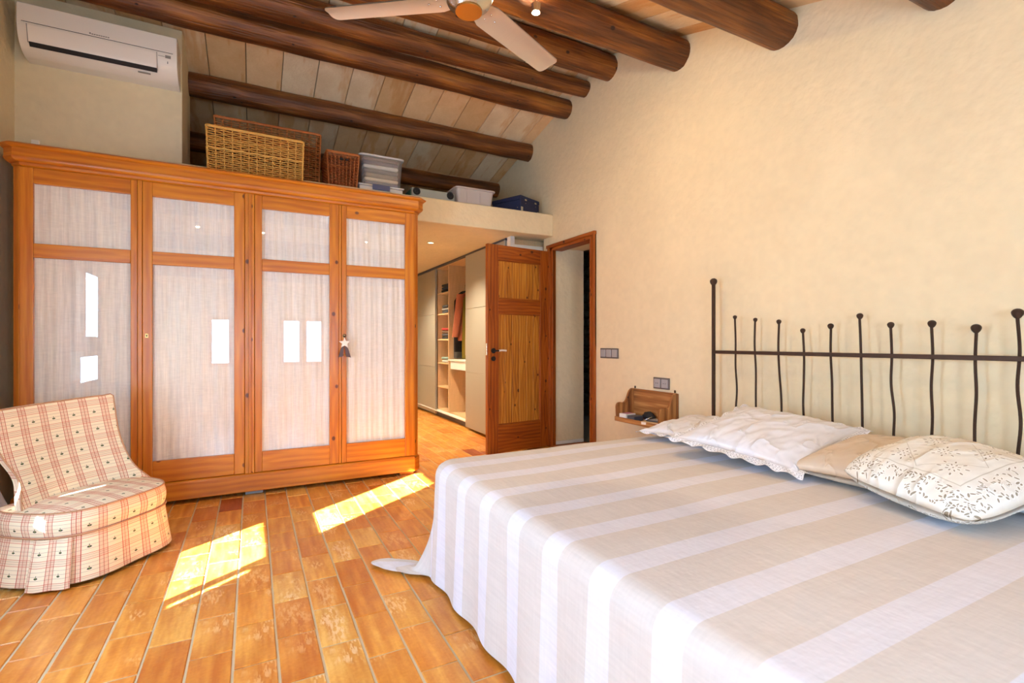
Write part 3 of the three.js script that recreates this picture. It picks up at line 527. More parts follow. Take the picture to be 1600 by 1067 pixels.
// ---------------------------------------------------------------- slipper chair
{
  const c = thing('slipper_chair', 'low slipper chair in cream and red plaid fabric with a skirt', 'chair', [-0.79, 0, -3.42], 0.889);
  // seat outline, half widths measured along the front; t from -1 (left) over the front to +1 (right)
  const outline = (t) => { const a = t * Math.PI * 0.5; const e = 0.62; const s = Math.sin(a), k = Math.cos(a); return [-0.035 + 0.315 * Math.sign(s) * Math.pow(Math.abs(s), e), -0.02 + 0.345 * Math.pow(Math.max(k, 0), e)]; };
  const back = -0.12;
  const full = (u) => {                                                     // closed loop 0..1: front part then the back
    if (u < 0.7) return outline((u / 0.7) * 2 - 1);
    const v = (u - 0.7) / 0.3; const P = [[0.28, -0.02], [0.27, back], [0.0, back - 0.04], [-0.33, back], [-0.35, -0.02]]; const f = v * 4, i = Math.min(3, Math.floor(f)), q = f - i; return [mix(P[i][0], P[i + 1][0], q), mix(P[i][1], P[i + 1][1], q)];
  };
  const len = []; { let s = 0, p = full(0); for (let i = 0; i <= 400; i++) { const q = full(i / 400); s += Math.hypot(q[0] - p[0], q[1] - p[1]); len.push(s); p = q; } }
  const arc = (u) => len[Math.round(u * 400)];
  const R = 5;                                                              // texture repeats per metre
  const ringWall = (y0, y1, o0, o1, wave, bulge) => gridGeo(160, 8, (u, v) => {
    const [x, z] = full(u), cx = -0.035, cz = 0.08, d = Math.hypot(x - cx, z - cz), o = mix(o0, o1, v) + (bulge || 0) * Math.sin(v * Math.PI) + (wave ? wave * (1 - v) * Math.sin(arc(u) * 17 + 1) + wave * 0.6 * (1 - v) * n3(arc(u) * 9, v, 1) : 0);
    return [x + (x - cx) / d * o, mix(y0, y1, v), z + (z - cz) / d * o];
  }, (u, v, p) => [arc(u) * R, p[1] * R]);
  mesh('seat_band', ringWall(0.235, 0.348, 0.004, 0.0, 0, 0.012), M.plaid, c);
  mesh('seat_top', gridGeo(120, 14, (u, v) => { const [x, z] = full(u), k = 1 - v; return [mix(-0.035, x, k), 0.348 + 0.022 * (1 - Math.pow(k, 3)) + 0.004 * n3(x * k * 8, z * k * 8, 1), mix(0.05, z, k)]; }, (u, v, p) => [p[0] * R, p[2] * R]), M.plaid, c);
  mesh('skirt', ringWall(0.02, 0.238, 0.035, 0.006, 0.007), M.plaid, c);
  { // the inverted pleat at the front left corner
    const [x, z] = outline(-0.62), g = gridGeo(10, 8, (u, v) => { const t = -0.80 + 0.36 * u, [px, pz] = outline(t), cx = -0.035, cz = 0.08, d = Math.hypot(px - cx, pz - cz), o = mix(0.058, 0.011, v) + 0.006 * Math.sin(u * 9); return [px + (px - cx) / d * o, mix(0.012, 0.232, v), pz + (pz - cz) / d * o]; }, (u, v, p) => [(u * 0.2 + 0.13) * R, p[1] * R]);
    mesh('pleat', g, M.plaid, c);
  }
  for (const [y, o, n] of [[0.348, 0.002, 'top_piping'], [0.237, 0.012, 'lower_piping']]) { const pts = []; for (let i = 0; i < 60; i++) { const [x, z] = full(i / 60), cx = -0.035, cz = 0.08, d = Math.hypot(x - cx, z - cz); pts.push([x + (x - cx) / d * o, y, z + (z - cz) / d * o]); } mesh(n, tube(pts, 0.004, 160, 5, true), M.piping, c); }
  // back: waisted outline, curved and leaning
  const halfL = (v) => 0.335 - 0.045 * Math.exp(-Math.pow((v - 0.35) / 0.2, 2)) + 0.0 * v, halfR = (v) => 0.262 - 0.012 * Math.exp(-Math.pow((v - 0.55) / 0.25, 2)) + 0.075 * Math.exp(-Math.pow(v / 0.16, 2));
  const lean = (v) => 0.0 - 0.155 * Math.pow(v, 1.25) - 0.055 * Math.sin(v * Math.PI) * 0.6;
  const backSheet = (off) => gridGeo(28, 34, (u, v) => { const s = u * 2 - 1, x = s < 0 ? s * halfL(v) : s * halfR(v); const bow = -0.055 * (1 - s * s) * (0.5 + 0.5 * v) + 0.03 + (1 - v) * (1 - v) * 0.07 * s * s; const edge = Math.pow(Math.abs(s), 8) * 0.02 + Math.pow(v, 14) * 0.02; return [x, 0.30 + 0.525 * v + 0.012 * s * v, lean(v) + bow * 0.8 + (off ? -0.075 + edge * 1.2 : -edge * 0.5)]; }, (u, v, p) => [p[0] * R + 0.1, v * 0.56 * R]);
  mesh('backrest', backSheet(0), M.plaid, c); mesh('backrest_rear', backSheet(1), M.plaid, c);
  const rim = []; const edgePt = (u, v) => { const a = backSheetPoint(u, v, 0), b = backSheetPoint(u, v, 1); return [a, b]; };
  function backSheetPoint(u, v, off) { const s = u * 2 - 1, x = s < 0 ? s * halfL(v) : s * halfR(v); const bow = -0.055 * (1 - s * s) * (0.5 + 0.5 * v) + 0.03 + (1 - v) * (1 - v) * 0.07 * s * s; const edge = Math.pow(Math.abs(s), 8) * 0.02 + Math.pow(v, 14) * 0.02; return [x, 0.30 + 0.525 * v + 0.012 * s * v, lean(v) + bow * 0.8 + (off ? -0.075 + edge * 1.2 : -edge * 0.5)]; }
  const path = []; for (let i = 0; i <= 24; i++) path.push([0, i / 24]); for (let i = 1; i <= 24; i++) path.push([i / 24, 1]); for (let i = 23; i >= 0; i--) path.push([1, i / 24]);
  mesh('backrest_side', gridGeo(path.length - 1, 1, (u, v) => { const [a, b] = path[Math.round(u * (path.length - 1))]; const [p, q] = edgePt(a, b); return v ? q : p; }, (u, v) => [u * 1.7 * R, v * 0.06 * R]), M.plaid, c);
  mesh('back_piping', tube(path.filter((_, i) => i % 2 === 0).map(([a, b]) => backSheetPoint(a, b, 0)), 0.004, 90, 5), M.piping, c);
  for (const [x, z] of [[-0.25, 0.2], [0.2, 0.2], [-0.26, -0.08], [0.2, -0.08]]) mesh('leg', new THREE.CylinderGeometry(0.018, 0.013, 0.22, 10), M.pine, c, [x, 0.111, z]);
}

// ---------------------------------------------------------------- bed
const BT = 0.57, BX0 = 0.775, BX1 = 2.80, BZF = -2.375, BZN = -0.16;
{
  const b = thing('bed', 'wide double bed hidden under the striped bedspread', 'bed', [1.8, 0, -1.27]);
  rspan('mattress', [BX0 + 0.06 - 1.8, BX1 - 0.02 - 1.8, 0.31, BT - 0.03, BZF + 0.05 + 1.27, BZN - 0.05 + 1.27], M.cottonFlat, b, 0.06, 3);
  wspan('bed_frame', [BX0 + 0.08 - 1.8, BX1 - 0.03 - 1.8, 0.20, 0.308, BZF + 0.06 + 1.27, BZN - 0.06 + 1.27], M.pine, b, 'x');
  for (const x of [BX0 + 0.2, BX1 - 0.15]) for (const z of [BZF + 0.2, BZN - 0.2]) mesh('leg', new THREE.CylinderGeometry(0.03, 0.03, 0.196, 12), M.pine, b, [x - 1.8, 0.102, z + 1.27]);
  const r = 0.12, rc = 0.065, hill = (x, z) => 0.007 * n3(x * 2.1, z * 2.3, 0.5, 7) + 0.0025 * n3(x * 7, z * 9, 1.5, 8);
  // perimeter: near side, near foot corner, foot, far foot corner, far side
  const P = []; const add = (x, z, nx, nz, c) => P.push([x, z, nx, nz, c]);
  for (let i = 0; i <= 40; i++) add(mix(BX1, BX0 + r, i / 40), BZN, 0, 1, 0);
  for (let i = 1; i < 24; i++) { const a = i / 24 * Math.PI / 2; add(BX0 + r - Math.sin(a) * r, BZN - r + Math.cos(a) * r, -Math.sin(a), Math.cos(a), Math.sin(2 * a)); }
  for (let i = 0; i <= 130; i++) add(BX0, mix(BZN - r, BZF + r, i / 130), -1, 0, 0);
  for (let i = 1; i < 40; i++) { const a = i / 40 * Math.PI / 2; add(BX0 + r - Math.cos(a) * r, BZF + r - Math.sin(a) * r, -Math.cos(a), -Math.sin(a), Math.sin(2 * a)); }
  for (let i = 0; i <= 40; i++) add(mix(BX0 + r, BX1, i / 40), BZF, 0, -1, 0);
  const nP = P.length - 1, nQ = 34;
  const ring = gridGeo(nP, nQ, (u, v) => {
    const [x, z, nx, nz, c] = P[Math.round(u * nP)]; const cc = Math.pow(c, 7);
    const D = 0.485 + 0.30 * cc + 0.012 * n3(z * 3, x * 3, 2.2, 5), L1 = r - rc, Lq = rc * Math.PI / 2, L = v * (L1 + Lq + D); let o, y;
    if (L < L1) { o = L - r; y = BT; } else if (L < L1 + Lq) { const a = (L - L1) / rc; o = L1 - r + rc * Math.sin(a); y = BT - rc * (1 - Math.cos(a)); } else { const d = L - L1 - Lq; o = 0; y = BT - rc - d; }
    const k = clamp((BT - rc - y) / 0.5), s = z * 1.0 + x;
    o += k * (0.010 * Math.sin(s * 21 + 1.3) + 0.022 * n3(s * 2.6, 1, 4, 9) + 0.012) + k * k * k * (0.12 * cc);
    if (y < 0.014) { o += (0.014 - y) * 0.8; y = 0.014 + 0.006 * Math.abs(Math.sin(L * 30)); }
    const px = x + nx * o, pz = z + nz * o; return [px, y + (L < L1 + Lq ? hill(px, pz) * (1 - v) : 0), pz];
  }, (u, v, p) => {
    const [x, z, nx, nz] = P[Math.round(u * nP)], L = v * (r - rc + rc * 1.571 + 0.485) - r; return [(x + nx * L) / 0.932, (z + nz * L + 1.056) / (STRIPE * 4)];
  });
  const top = gridGeo(110, 110, (u, v) => { const x = mix(BX0 + r, BX1, u), z = mix(BZN - r, BZF + r, v), e = Math.min(1, u * 12, v * 14, (1 - v) * 14); return [x, BT + hill(x, z) * 1.0 * (e < 1 ? mix(1, 1, e) : 1), z]; }, (u, v, p) => [p[0] / 0.932, (p[2] + 1.056) / (STRIPE * 4)]);
  const g = mergeVertices(mergeGeometries([ring, top]), 0.0008); g.computeVertexNormals();
  solo('bedspread', g, M.spread, 'white and beige striped bedspread draped over the bed to the floor', 'bedspread');
}
// iron headboard
{
  const h = thing('headboard', 'wrought iron headboard of wavy rods with ball tips', 'headboard', [2.82, 0, -1.26]);
  const Z = (z) => z + 1.26;
  const knob = (r) => { const g = new THREE.SphereGeometry(r, 14, 10), p = g.attributes.position; for (let i = 0; i < p.count; i++) { const y = p.getY(i) / r; const k = y < 0 ? 1 - 0.30 * y * y : 1; p.setXYZ(i, p.getX(i) * k, p.getY(i) * (y > 0 ? 0.85 : 1.4), p.getZ(i) * k); } g.computeVertexNormals(); return g; };
  mesh('top_rail', uvMetres(bevelBox(0.016, 0.022, 2.29, 0.003), 'z'), M.ironDark, h, [0, 1.078, Z(-1.255)]);
  mesh('lower_rail', uvMetres(bevelBox(0.016, 0.022, 2.29, 0.003), 'z'), M.ironDark, h, [0, 0.40, Z(-1.255)]);
  for (const z of [-2.391, -0.13]) {
    const p = mesh('post', uvMetres(bevelBox(0.02, 1.55, 0.02, 0.004), 'y'), M.ironDark, h, [0, 0.776, Z(z)]);
    mesh('ball', knob(0.024), M.ironDark, p, [0, 0.79, 0]);
  }
  seed = 31;
  const rods = [[-2.231, 1.313, 0.013], [-2.08, 1.29, 0.013], [-1.921, 1.272, 0.014], [-1.773, 1.215, 0.014], [-1.616, 1.237, 0.0155], [-1.467, 1.286, 0.0155], [-1.324, 1.235, 0.0155], [-1.154, 1.236, 0.017], [-0.993, 1.211, 0.019], [-0.859, 1.271, 0.02], [-0.70, 1.24, 0.019], [-0.56, 1.30, 0.018], [-0.41, 1.26, 0.018], [-0.27, 1.29, 0.018]];
  for (const [z, y, r] of rods) {
    const drift = rr(-0.006, 0.028) * (z < -1.3 ? 1 : 0.6), pts = [];
    for (let k = 0; k <= 6; k++) { const t = k / 6; pts.push([rr(-0.004, 0.004) + 0.014, mix(0.36, y - r * 0.6, t), Z(z) + drift * (1 - t) + rr(-0.006, 0.006) * (t < 1 ? 1 : 0)]); }
    const m = mesh('rod', tube(pts, 0.0062, 40, 7), M.ironDark, h); mesh('ball', knob(r), M.ironDark, m, [0.014, y, Z(z)]);
  }
}
// pillows
function pillowGeo(w, d, t, sd, o = {}) {                                     // flat in x (width) and z (depth); t is the full thickness
  const { wr = 0.006, pinch = 0.09, n = 56, round = 0 } = o; const S = [];
  for (const s of [1, -1]) S.push(gridGeo(n, n, (u, v) => {
    const a = u * 2 - 1, b = v * 2 - 1; const e = Math.pow(Math.max(0, (1 - Math.pow(Math.abs(a), 2.6)) * (1 - Math.pow(Math.abs(b), 2.6))), 0.52);
    const px = a * (1 - pinch * (1 - b * b) * Math.pow(Math.abs(a), 3)), pz = b * (1 - pinch * (1 - a * a) * Math.pow(Math.abs(b), 3));
    const ridge = (1 - Math.abs(n3(a * 2.3 + sd, b * 3.1, sd, sd))) * 2 - 1.5, crease = n3(a * 6 + b * 4 + sd, b * 9 - a * 3, sd, sd + 2);
    const edge = 1 - Math.pow(Math.max(Math.abs(a), Math.abs(b)), 10);
    const rx = 1 - round * Math.pow(b, 4), rz = 1 - round * Math.pow(a, 4); return [px * rx * w / 2, s * (t / 2) * e + wr * edge * (ridge * 0.8 + crease * 0.5) * (s > 0 ? 1 : 0.2), pz * rz * d / 2];
  }, (u, v) => [u, v]));
  return S;
}
function ruffle(w, d, width, sd, pinch = 0.09) {                               // a scalloped flat edging round a pillow
  const N = 260; const at = (t) => { const s = Math.floor(t * 4) % 4, f = t * 4 - Math.floor(t * 4), q = f * 2 - 1; const k = 1 - pinch * (1 - q * q); return [[q, -k], [k, q], [-q, k], [-k, -q]][s]; };
  return gridGeo(N, 3, (u, v) => { const [a, b] = at(u % 1), sc = 1 + 0.22 * Math.abs(Math.sin(u * 4 * 34)), L = Math.hypot(a, b), o = v * width * sc - 0.008; return [a * w / 2 + (a / L) * o, -0.004 * v + 0.007 * v * Math.sin(u * 170 + sd) + 0.004 * n3(u * 60, v, sd), b * d / 2 + (b / L) * o]; }, (u, v) => [u * 10, v]);
}
function pillow(name, label, w, d, t, mat, pos, rot, sd, o = {}) {
  const g = thing(name, label, 'pillow', pos); g.rotation.set(...rot, 'YXZ');
  const s = pillowGeo(w, d, t, sd, o); const c = mergeVertices(mergeGeometries(s.map((x) => { x.deleteAttribute('normal'); return x; })), 1e-4); c.computeVertexNormals(); mesh('cover', c, mat, g);
  if (o.lace) mesh('lace_trim', ruffle(w, d, o.lace, sd), M.lace, g); return g;
}
pillow('pillow', 'crumpled white ruffled pillow at the far left, nearest the wall shelf', 0.58, 0.58, 0.10, M.cotton, [2.38, 0.632, -2.05], [0, 0.26, 0.04], 3.3, { wr: 0.016, lace: 0.028 });
pillow('pillow', 'large white pillow with lace edging, leaning up to a peak', 0.66, 0.60, 0.11, M.cotton, [2.265, 0.692, -1.60], [0.085, 0.14, 0.17], 8.1, { wr: 0.011, lace: 0.05 });
pillow('pillow', 'plain beige pillow between the lace pillow and the embroidered cushion', 0.62, 0.52, 0.13, M.beige, [2.32, 0.655, -1.09], [0, 0.05, 0.12], 5.7, { wr: 0.005 });
pillow('pillow', 'plain white pillow at the right edge under the embroidered cushion', 0.60, 0.60, 0.14, M.cottonFlat, [2.45, 0.645, -0.50], [0, 0.03, 0.05], 6.4, { wr: 0.006 });
pillow('cushion', 'cream embroidered cut-work cushion lying on top at the right', 0.48, 0.46, 0.17, M.crochet, [2.12, 0.690, -0.825], [0.12, -0.20, 0.22], 2.2, { wr: 0.006, pinch: 0.02, round: 0.12 });

// ---------------------------------------------------------------- wall shelf and what lies on it
{
  const s = thing('wall_shelf', 'small scroll-sided brown wooden wall shelf beside the bed', 'shelf', [2.9, 0.5, -3.04]);
  const L = 0.255; // half length along z
  const side = () => { const p = new THREE.Shape(); p.moveTo(0, 0); p.lineTo(0.19, 0); p.lineTo(0.195, 0.10); p.bezierCurveTo(0.195, 0.135, 0.165, 0.145, 0.14, 0.135); p.bezierCurveTo(0.11, 0.125, 0.09, 0.15, 0.075, 0.19); p.bezierCurveTo(0.062, 0.225, 0.045, 0.25, 0.02, 0.25); p.lineTo(0, 0.245); p.closePath(); const g = new THREE.ExtrudeGeometry(p, { depth: 0.018, bevelEnabled: true, bevelSize: 0.002, bevelThickness: 0.002, bevelSegments: 1, curveSegments: 8 }); return uvMetres(flat(g.scale(-1, 1, 1)), 'y', 1, rnd(), rnd()); };
  for (const z of [-L, L - 0.018]) mesh('side', side(), M.shelf, s, [-0.001, 0, z]);
  wspan('back', [-0.016, -0.001, 0.0, 0.25, -L + 0.02, L - 0.02], M.shelf, s, 'z'); wspan('bottom', [-0.198, -0.001, -0.016, 0.0, -L - 0.006, L + 0.006], M.shelf, s, 'z'); wspan('front_lip', [-0.204, -0.192, -0.014, 0.024, -L - 0.004, L + 0.004], M.shelf, s, 'z');
  for (const z of [-L + 0.03, L - 0.03]) mesh('hanger', new THREE.CylinderGeometry(0.006, 0.006, 0.02, 8), M.ironDark, s, [-0.008, 0.262, z]);
}
{
  const y = 0.501;
  const b = thing('small_box', 'small white box with pink top on the wall shelf', 'box', [2.765, y, -3.215], 0.1); rspan('body', [-0.055, 0.055, 0, 0.052, -0.04, 0.04], M.drawer, b, 0.003, 1); rspan('lid_print', [-0.035, 0.045, 0.0525, 0.0535, -0.03, 0.03], std({ color: 0xb06a8a, roughness: 0.6 }), b, 0.0004, 1);
  const c = thing('dark_box', 'dark grey small box beside the white box on the shelf', 'box', [2.765, y, -3.12], 0.05); rspan('body', [-0.05, 0.05, 0, 0.045, -0.04, 0.04], M.darkGrey, c, 0.004, 1);
  const p = thing('black_pouch', 'black crumpled pouch at the back of the wall shelf', 'pouch', [2.848, y + 0.035, -3.045], 0);
  const g = new THREE.IcosahedronGeometry(1, 4), q = g.attributes.position; for (let i = 0; i < q.count; i++) { const k = 1 + 0.25 * n3(q.getX(i) * 2.3, q.getY(i) * 2.3, q.getZ(i) * 2.3, 4); q.setXYZ(i, q.getX(i) * 0.038 * k, Math.max(-0.034, q.getY(i) * 0.042 * k), q.getZ(i) * 0.07 * k); } g.computeVertexNormals(); mesh('body', g, M.rubber, p);
  mesh('cord', tube([[-0.06, -0.02, -0.02], [-0.075, -0.015, 0.02], [-0.06, 0.0, 0.05], [-0.03, 0.01, 0.06]], 0.004, 20, 6), M.chrome, p);
  const k = thing('book', 'pale book lying flat under the tablet on the shelf', 'book', [2.785, y, -2.885], 0.25); rspan('cover', [-0.075, 0.075, 0, 0.026, -0.105, 0.105], M.maple, k, 0.003, 1); rspan('pages', [-0.077, 0.07, 0.004, 0.022, -0.1, 0.1], M.star, k, 0.001, 1);
  const e = thing('tablet', 'dark framed reading tablet lying on the book', 'tablet', [2.80, y + 0.0265, -2.88], 0.2); rspan('case', [-0.06, 0.06, 0, 0.010, -0.085, 0.085], M.darkGrey, e, 0.004, 1); rspan('screen', [-0.047, 0.047, 0.0102, 0.0112, -0.07, 0.065], std({ color: 0xaeb4bc, roughness: 0.25 }), e, 0.0004, 1);
}
// switches
function plate(name, label, y, z, n) {
  const s = thing(name, label, 'switch', [2.9, y, z]); const w = 0.082 * n + 0.012;
  rspan('frame', [-0.010, -0.001, -0.046, 0.046, -w / 2, w / 2], M.switchFrame, s, 0.004, 1);
  for (let k = 0; k < n; k++) { const c = (k - (n - 1) / 2) * 0.082; const key = rspan(name === 'wall_socket' ? 'socket' : 'key', [-0.016, -0.009, -0.034, 0.034, c - 0.034, c + 0.034], M.switchKey, s, 0.003, 1); if (name === 'wall_socket') { for (const dz of [-0.01, 0.01]) mesh('hole', new THREE.CylinderGeometry(0.003, 0.003, 0.003, 8).rotateZ(Math.PI / 2), M.black, key, [-0.0035, 0, dz]); } }
}
plate('light_switch', 'triple grey light switch plate beside the doorway', 1.042, -3.615, 3);
plate('wall_socket', 'double grey socket plate above the wall shelf', 0.815, -2.96, 2);

// ---------------------------------------------------------------- air conditioner
{
  const a = thing('air_conditioner', 'white split air conditioner on the block above the wardrobe', 'air conditioner', [-0.935, 3.08, -4.6]);
  const prof = new THREE.Shape(); // -x is out of the wall, y up
  prof.moveTo(0, 0.0); prof.lineTo(0.075, 0.004); prof.bezierCurveTo(0.12, 0.012, 0.165, 0.04, 0.19, 0.09); prof.bezierCurveTo(0.205, 0.12, 0.21, 0.15, 0.21, 0.18); prof.lineTo(0.21, 0.285); prof.quadraticCurveTo(0.21, 0.30, 0.195, 0.30); prof.lineTo(0, 0.30); prof.closePath();
  const g = new THREE.ExtrudeGeometry(prof, { depth: 0.868, bevelEnabled: true, bevelSize: 0.004, bevelThickness: 0.005, bevelSegments: 2, curveSegments: 14 }); g.rotateY(-Math.PI / 2); g.translate(0.434, 0, 0.002); g.translate(0, 0.004, 0.002);
  mesh('body', toCreasedNormals(g, 0.5), M.acWhite, a);
  const onP = (t) => { const z = mix(0.08, 0.19, t), y = t < 1 ? 0.004 + 0.086 * Math.pow(t, 1.6) : 0.09; return [y, z]; };
  mesh('front_panel', uvMetres(new RoundedBoxGeometry(0.872, 0.118, 0.012, 2, 0.005), 'x'), M.acWhite, a, [0, 0.243, 0.213]);
  mesh('panel_groove', bevelBox(0.83, 0.004, 0.006, 0.001), M.black, a, [0, 0.180, 0.216]);
  mesh('flap', gridGeo(4, 10, (u, v) => { const t = v; return [-0.385 + 0.70 * u, mix(0.062, 0.163, t), mix(0.192, 0.221, Math.pow(t, 0.6))]; }), M.acWhite, a);
  mesh('outlet_slot', gridGeo(2, 6, (u, v) => [-0.385 + 0.70 * u, mix(0.040, 0.064, v), mix(0.172, 0.194, v) + 0.001]), M.black, a);
  mesh('slot_end', bevelBox(0.003, 0.125, 0.006, 0.001), M.acGrey, a, [0.318, 0.108, 0.207], [0.25, 0, 0]);
  mesh('slot_end', bevelBox(0.003, 0.115, 0.006, 0.001), M.acGrey, a, [-0.388, 0.112, 0.207], [0.25, 0, 0]);
  for (let k = 0; k < 9; k++) mesh('maker_mark', bevelBox(k ? 0.010 : 0.008, k ? 0.007 : 0.011, 0.001, 0.0003), M.acGrey, a, [-0.06 + k * 0.0125, k ? 0.194 : 0.197, 0.2195]);
  mesh('display', bevelBox(0.034, 0.02, 0.002, 0.0005), M.acGrey, a, [0.385, 0.150, 0.2185], [0.12, 0, 0]); mesh('print_line', bevelBox(0.04, 0.003, 0.002, 0.0005), M.acGrey, a, [0.345, 0.148, 0.2185], [0.12, 0, 0]); mesh('indicator', bevelBox(0.004, 0.016, 0.002, 0.0005), M.black, a, [0.382, 0.112, 0.2095], [0.3, 0, 0]); mesh('rating_sticker', bevelBox(0.075, 0.012, 0.002, 0.0005), M.acGrey, a, [0.235, 0.026, 0.158], [1.0, 0, 0]);
}
solo('cable_duct', bevelBox(0.042, 0.22, 0.03, 0.003), M.acWhite, 'short white plastic cable duct standing behind the wardrobe cornice', 'duct', [-1.335, 2.435, -4.582]);

// ---------------------------------------------------------------- baskets and boxes on top
function basket(name, label, w, h, d, taper, pos, turn, mat, rowsH, stakeW, opts = {}) {
  const b = thing(name, label, 'basket', pos, turn); const rim = opts.rim || M.wickerRim;
  const side = [w, d, w, d], per = 2 * (w + d); const corner = (t, y) => {
    const k = 1 - taper * (1 - y / h), W = w / 2 * k, D = d / 2 * k, s = t * per; let x, z, nx = 0, nz = 0;
    if (s < w) { x = -W + 2 * W * s / w; z = D; nz = 1; } else if (s < w + d) { x = W; z = D - 2 * D * (s - w) / d; nx = 1; } else if (s < 2 * w + d) { x = W - 2 * W * (s - w - d) / w; z = -D; nz = -1; } else { x = -W; z = -D + 2 * D * (s - 2 * w - d) / d; nx = -1; } return [x, z, nx, nz];
  };
  const nSt = Math.round(per / stakeW), rows = Math.round(h / rowsH), geos = [], stakes = [];
  for (let r = 0; r < rows; r++) {
    const y = (r + 0.5) * h / rows, ph = r % 2, th = rowsH * 0.28;
    const N = nSt * 2; const pos2 = [], idx = [];
    for (let i = 0; i <= N; i++) {
      const t = (i / N) % 1, [x, z, nx, nz] = corner(t, y), o = 0.0085 * Math.cos(Math.PI * (i / 2 + ph)) * (i % 2 ? 0 : 1), tk = th * (i % 2 ? 0.72 : 1.05), yy = y + 0.0015 * n3(i * 0.7, r * 1.3, 1);
      for (const [a, c] of [[0.003, 0], [0, 1], [-0.003, 0], [0, -1]]) pos2.push(x + nx * (o + a), yy + c * tk, z + nz * (o + a));
      if (i) for (let k = 0; k < 4; k++) { const p = (i - 1) * 4 + k, q = (i - 1) * 4 + (k + 1) % 4; idx.push(p, p + 4, q, q, p + 4, q + 4); }
    }
    const g = new THREE.BufferGeometry(); g.setAttribute('position', new THREE.Float32BufferAttribute(pos2, 3)); g.setIndex(idx); g.computeVertexNormals(); geos.push(g);
  }
  const wv = mesh('weave', mergeGeometries(geos), mat, b); wv.userData.kind = 'stuff';
  for (let i = 0; i < nSt; i++) { const [x0, z0] = corner(i / nSt, 0), [x1, z1] = corner(i / nSt, h); stakes.push(tube([[x0, 0, z0], [(x0 + x1) / 2, h / 2, (z0 + z1) / 2], [x1, h, z1]], 0.0042, 2, 5)); }
  mesh('stakes', mergeGeometries(stakes), rim, b).userData.kind = 'stuff';
  const loop = (y, o, r) => { const pts = []; for (let i = 0; i < 48; i++) { const [x, z, nx, nz] = corner(i / 48, y); pts.push([x + nx * o, y, z + nz * o]); } return tube(pts, r, 120, 6, true); };
  mesh('rim', mergeGeometries([loop(h, 0.003, 0.008), loop(h - 0.008, 0.006, 0.006), loop(h + 0.006, -0.003, 0.006)]), rim, b); mesh('base_rim', loop(0.006, 0.002, 0.006), rim, b);
  const k = 1 - taper; pspan('base', [-w / 2 * k, w / 2 * k, 0.002, 0.008, -d / 2 * k, d / 2 * k], mat, b);
  for (const [sx, sz] of [[-1, 1], [1, 1], [-1, -1], [1, -1]]) mesh('corner_post', tube([[sx * w / 2 * k, 0, sz * d / 2 * k], [sx * w / 2, h, sz * d / 2]], 0.007, 2, 6), rim, b);
  if (opts.band) mesh('waist_band', loop(h * 0.55, 0.006, 0.006), rim, b);
  if (opts.handle) { const f = d / 2 + 0.004; for (const s of [-1, 1]) mesh('hand_hole', bevelBox(0.034, 0.018, 0.012, 0.004), M.black, b, [s * 0.023 + 0.01, h - 0.055, f * 0.99]); }
  return b;
}
basket('wicker_basket', 'light golden wicker basket in front, standing on the wardrobe', 0.665, 0.355, 0.25, 0.03, [0.025, 2.3955, -4.425], 0.03, M.wickerA, 0.0165, 0.055, { band: 1, rim: M.wickerA });
basket('wicker_basket', 'large dark wicker basket behind the golden basket', 0.82, 0.475, 0.36, 0.03, [0.13, 2.531, -4.93], 0, M.wickerB, 0.019, 0.06, {});
basket('wicker_basket', 'small reddish wicker basket with hand holes beside the plastic tub', 0.275, 0.30, 0.36, 0.14, [0.715, 2.531, -4.80], 0.0, M.wickerC, 0.013, 0.034, { handle: 1 });
function tub(name, label, w, h, d, taper, pos, turn, mat, o = {}) {
  const b = thing(name, label, 'tub', pos, turn); const k = 1 - taper, r = 0.035; const rr2 = (W, D, t) => { const a = t * Math.PI * 2, c = Math.cos(a), s = Math.sin(a), e = 0.16; return [Math.sign(c) * Math.pow(Math.abs(c), e) * W, Math.sign(s) * Math.pow(Math.abs(s), e) * D]; };
  mesh('wall', gridGeo(96, 6, (u, v) => { const q = mix(k, 1, v), [x, z] = rr2(w / 2 * q, d / 2 * q, u); return [x, 0.003 + h * v, z]; }), mat, b);
  const top = rr2; const pts = []; for (let i = 0; i < 64; i++) { const [x, z] = rr2(w / 2 + 0.006, d / 2 + 0.006, i / 64); pts.push([x, h, z]); }
  mesh('rim', tube(pts, 0.010, 140, 7, true), o.rim || M.tubRim, b); pspan('base', [-w / 2 * k * 0.95, w / 2 * k * 0.95, 0.001, 0.005, -d / 2 * k * 0.95, d / 2 * k * 0.95], mat, b);
  if (o.lid) rspan('lid', [-w / 2, w / 2, h + 0.001, h + 0.010, -d / 2, d / 2], mat, b, 0.004, 1);
  if (o.ribs) for (const x of [-0.22, 0.12]) pspan('rib', [w * x - 0.004, w * x + 0.004, h * 0.04, h * 0.93, d / 2 * 0.965, d / 2 * 0.985], mat, b);
  return b;
}
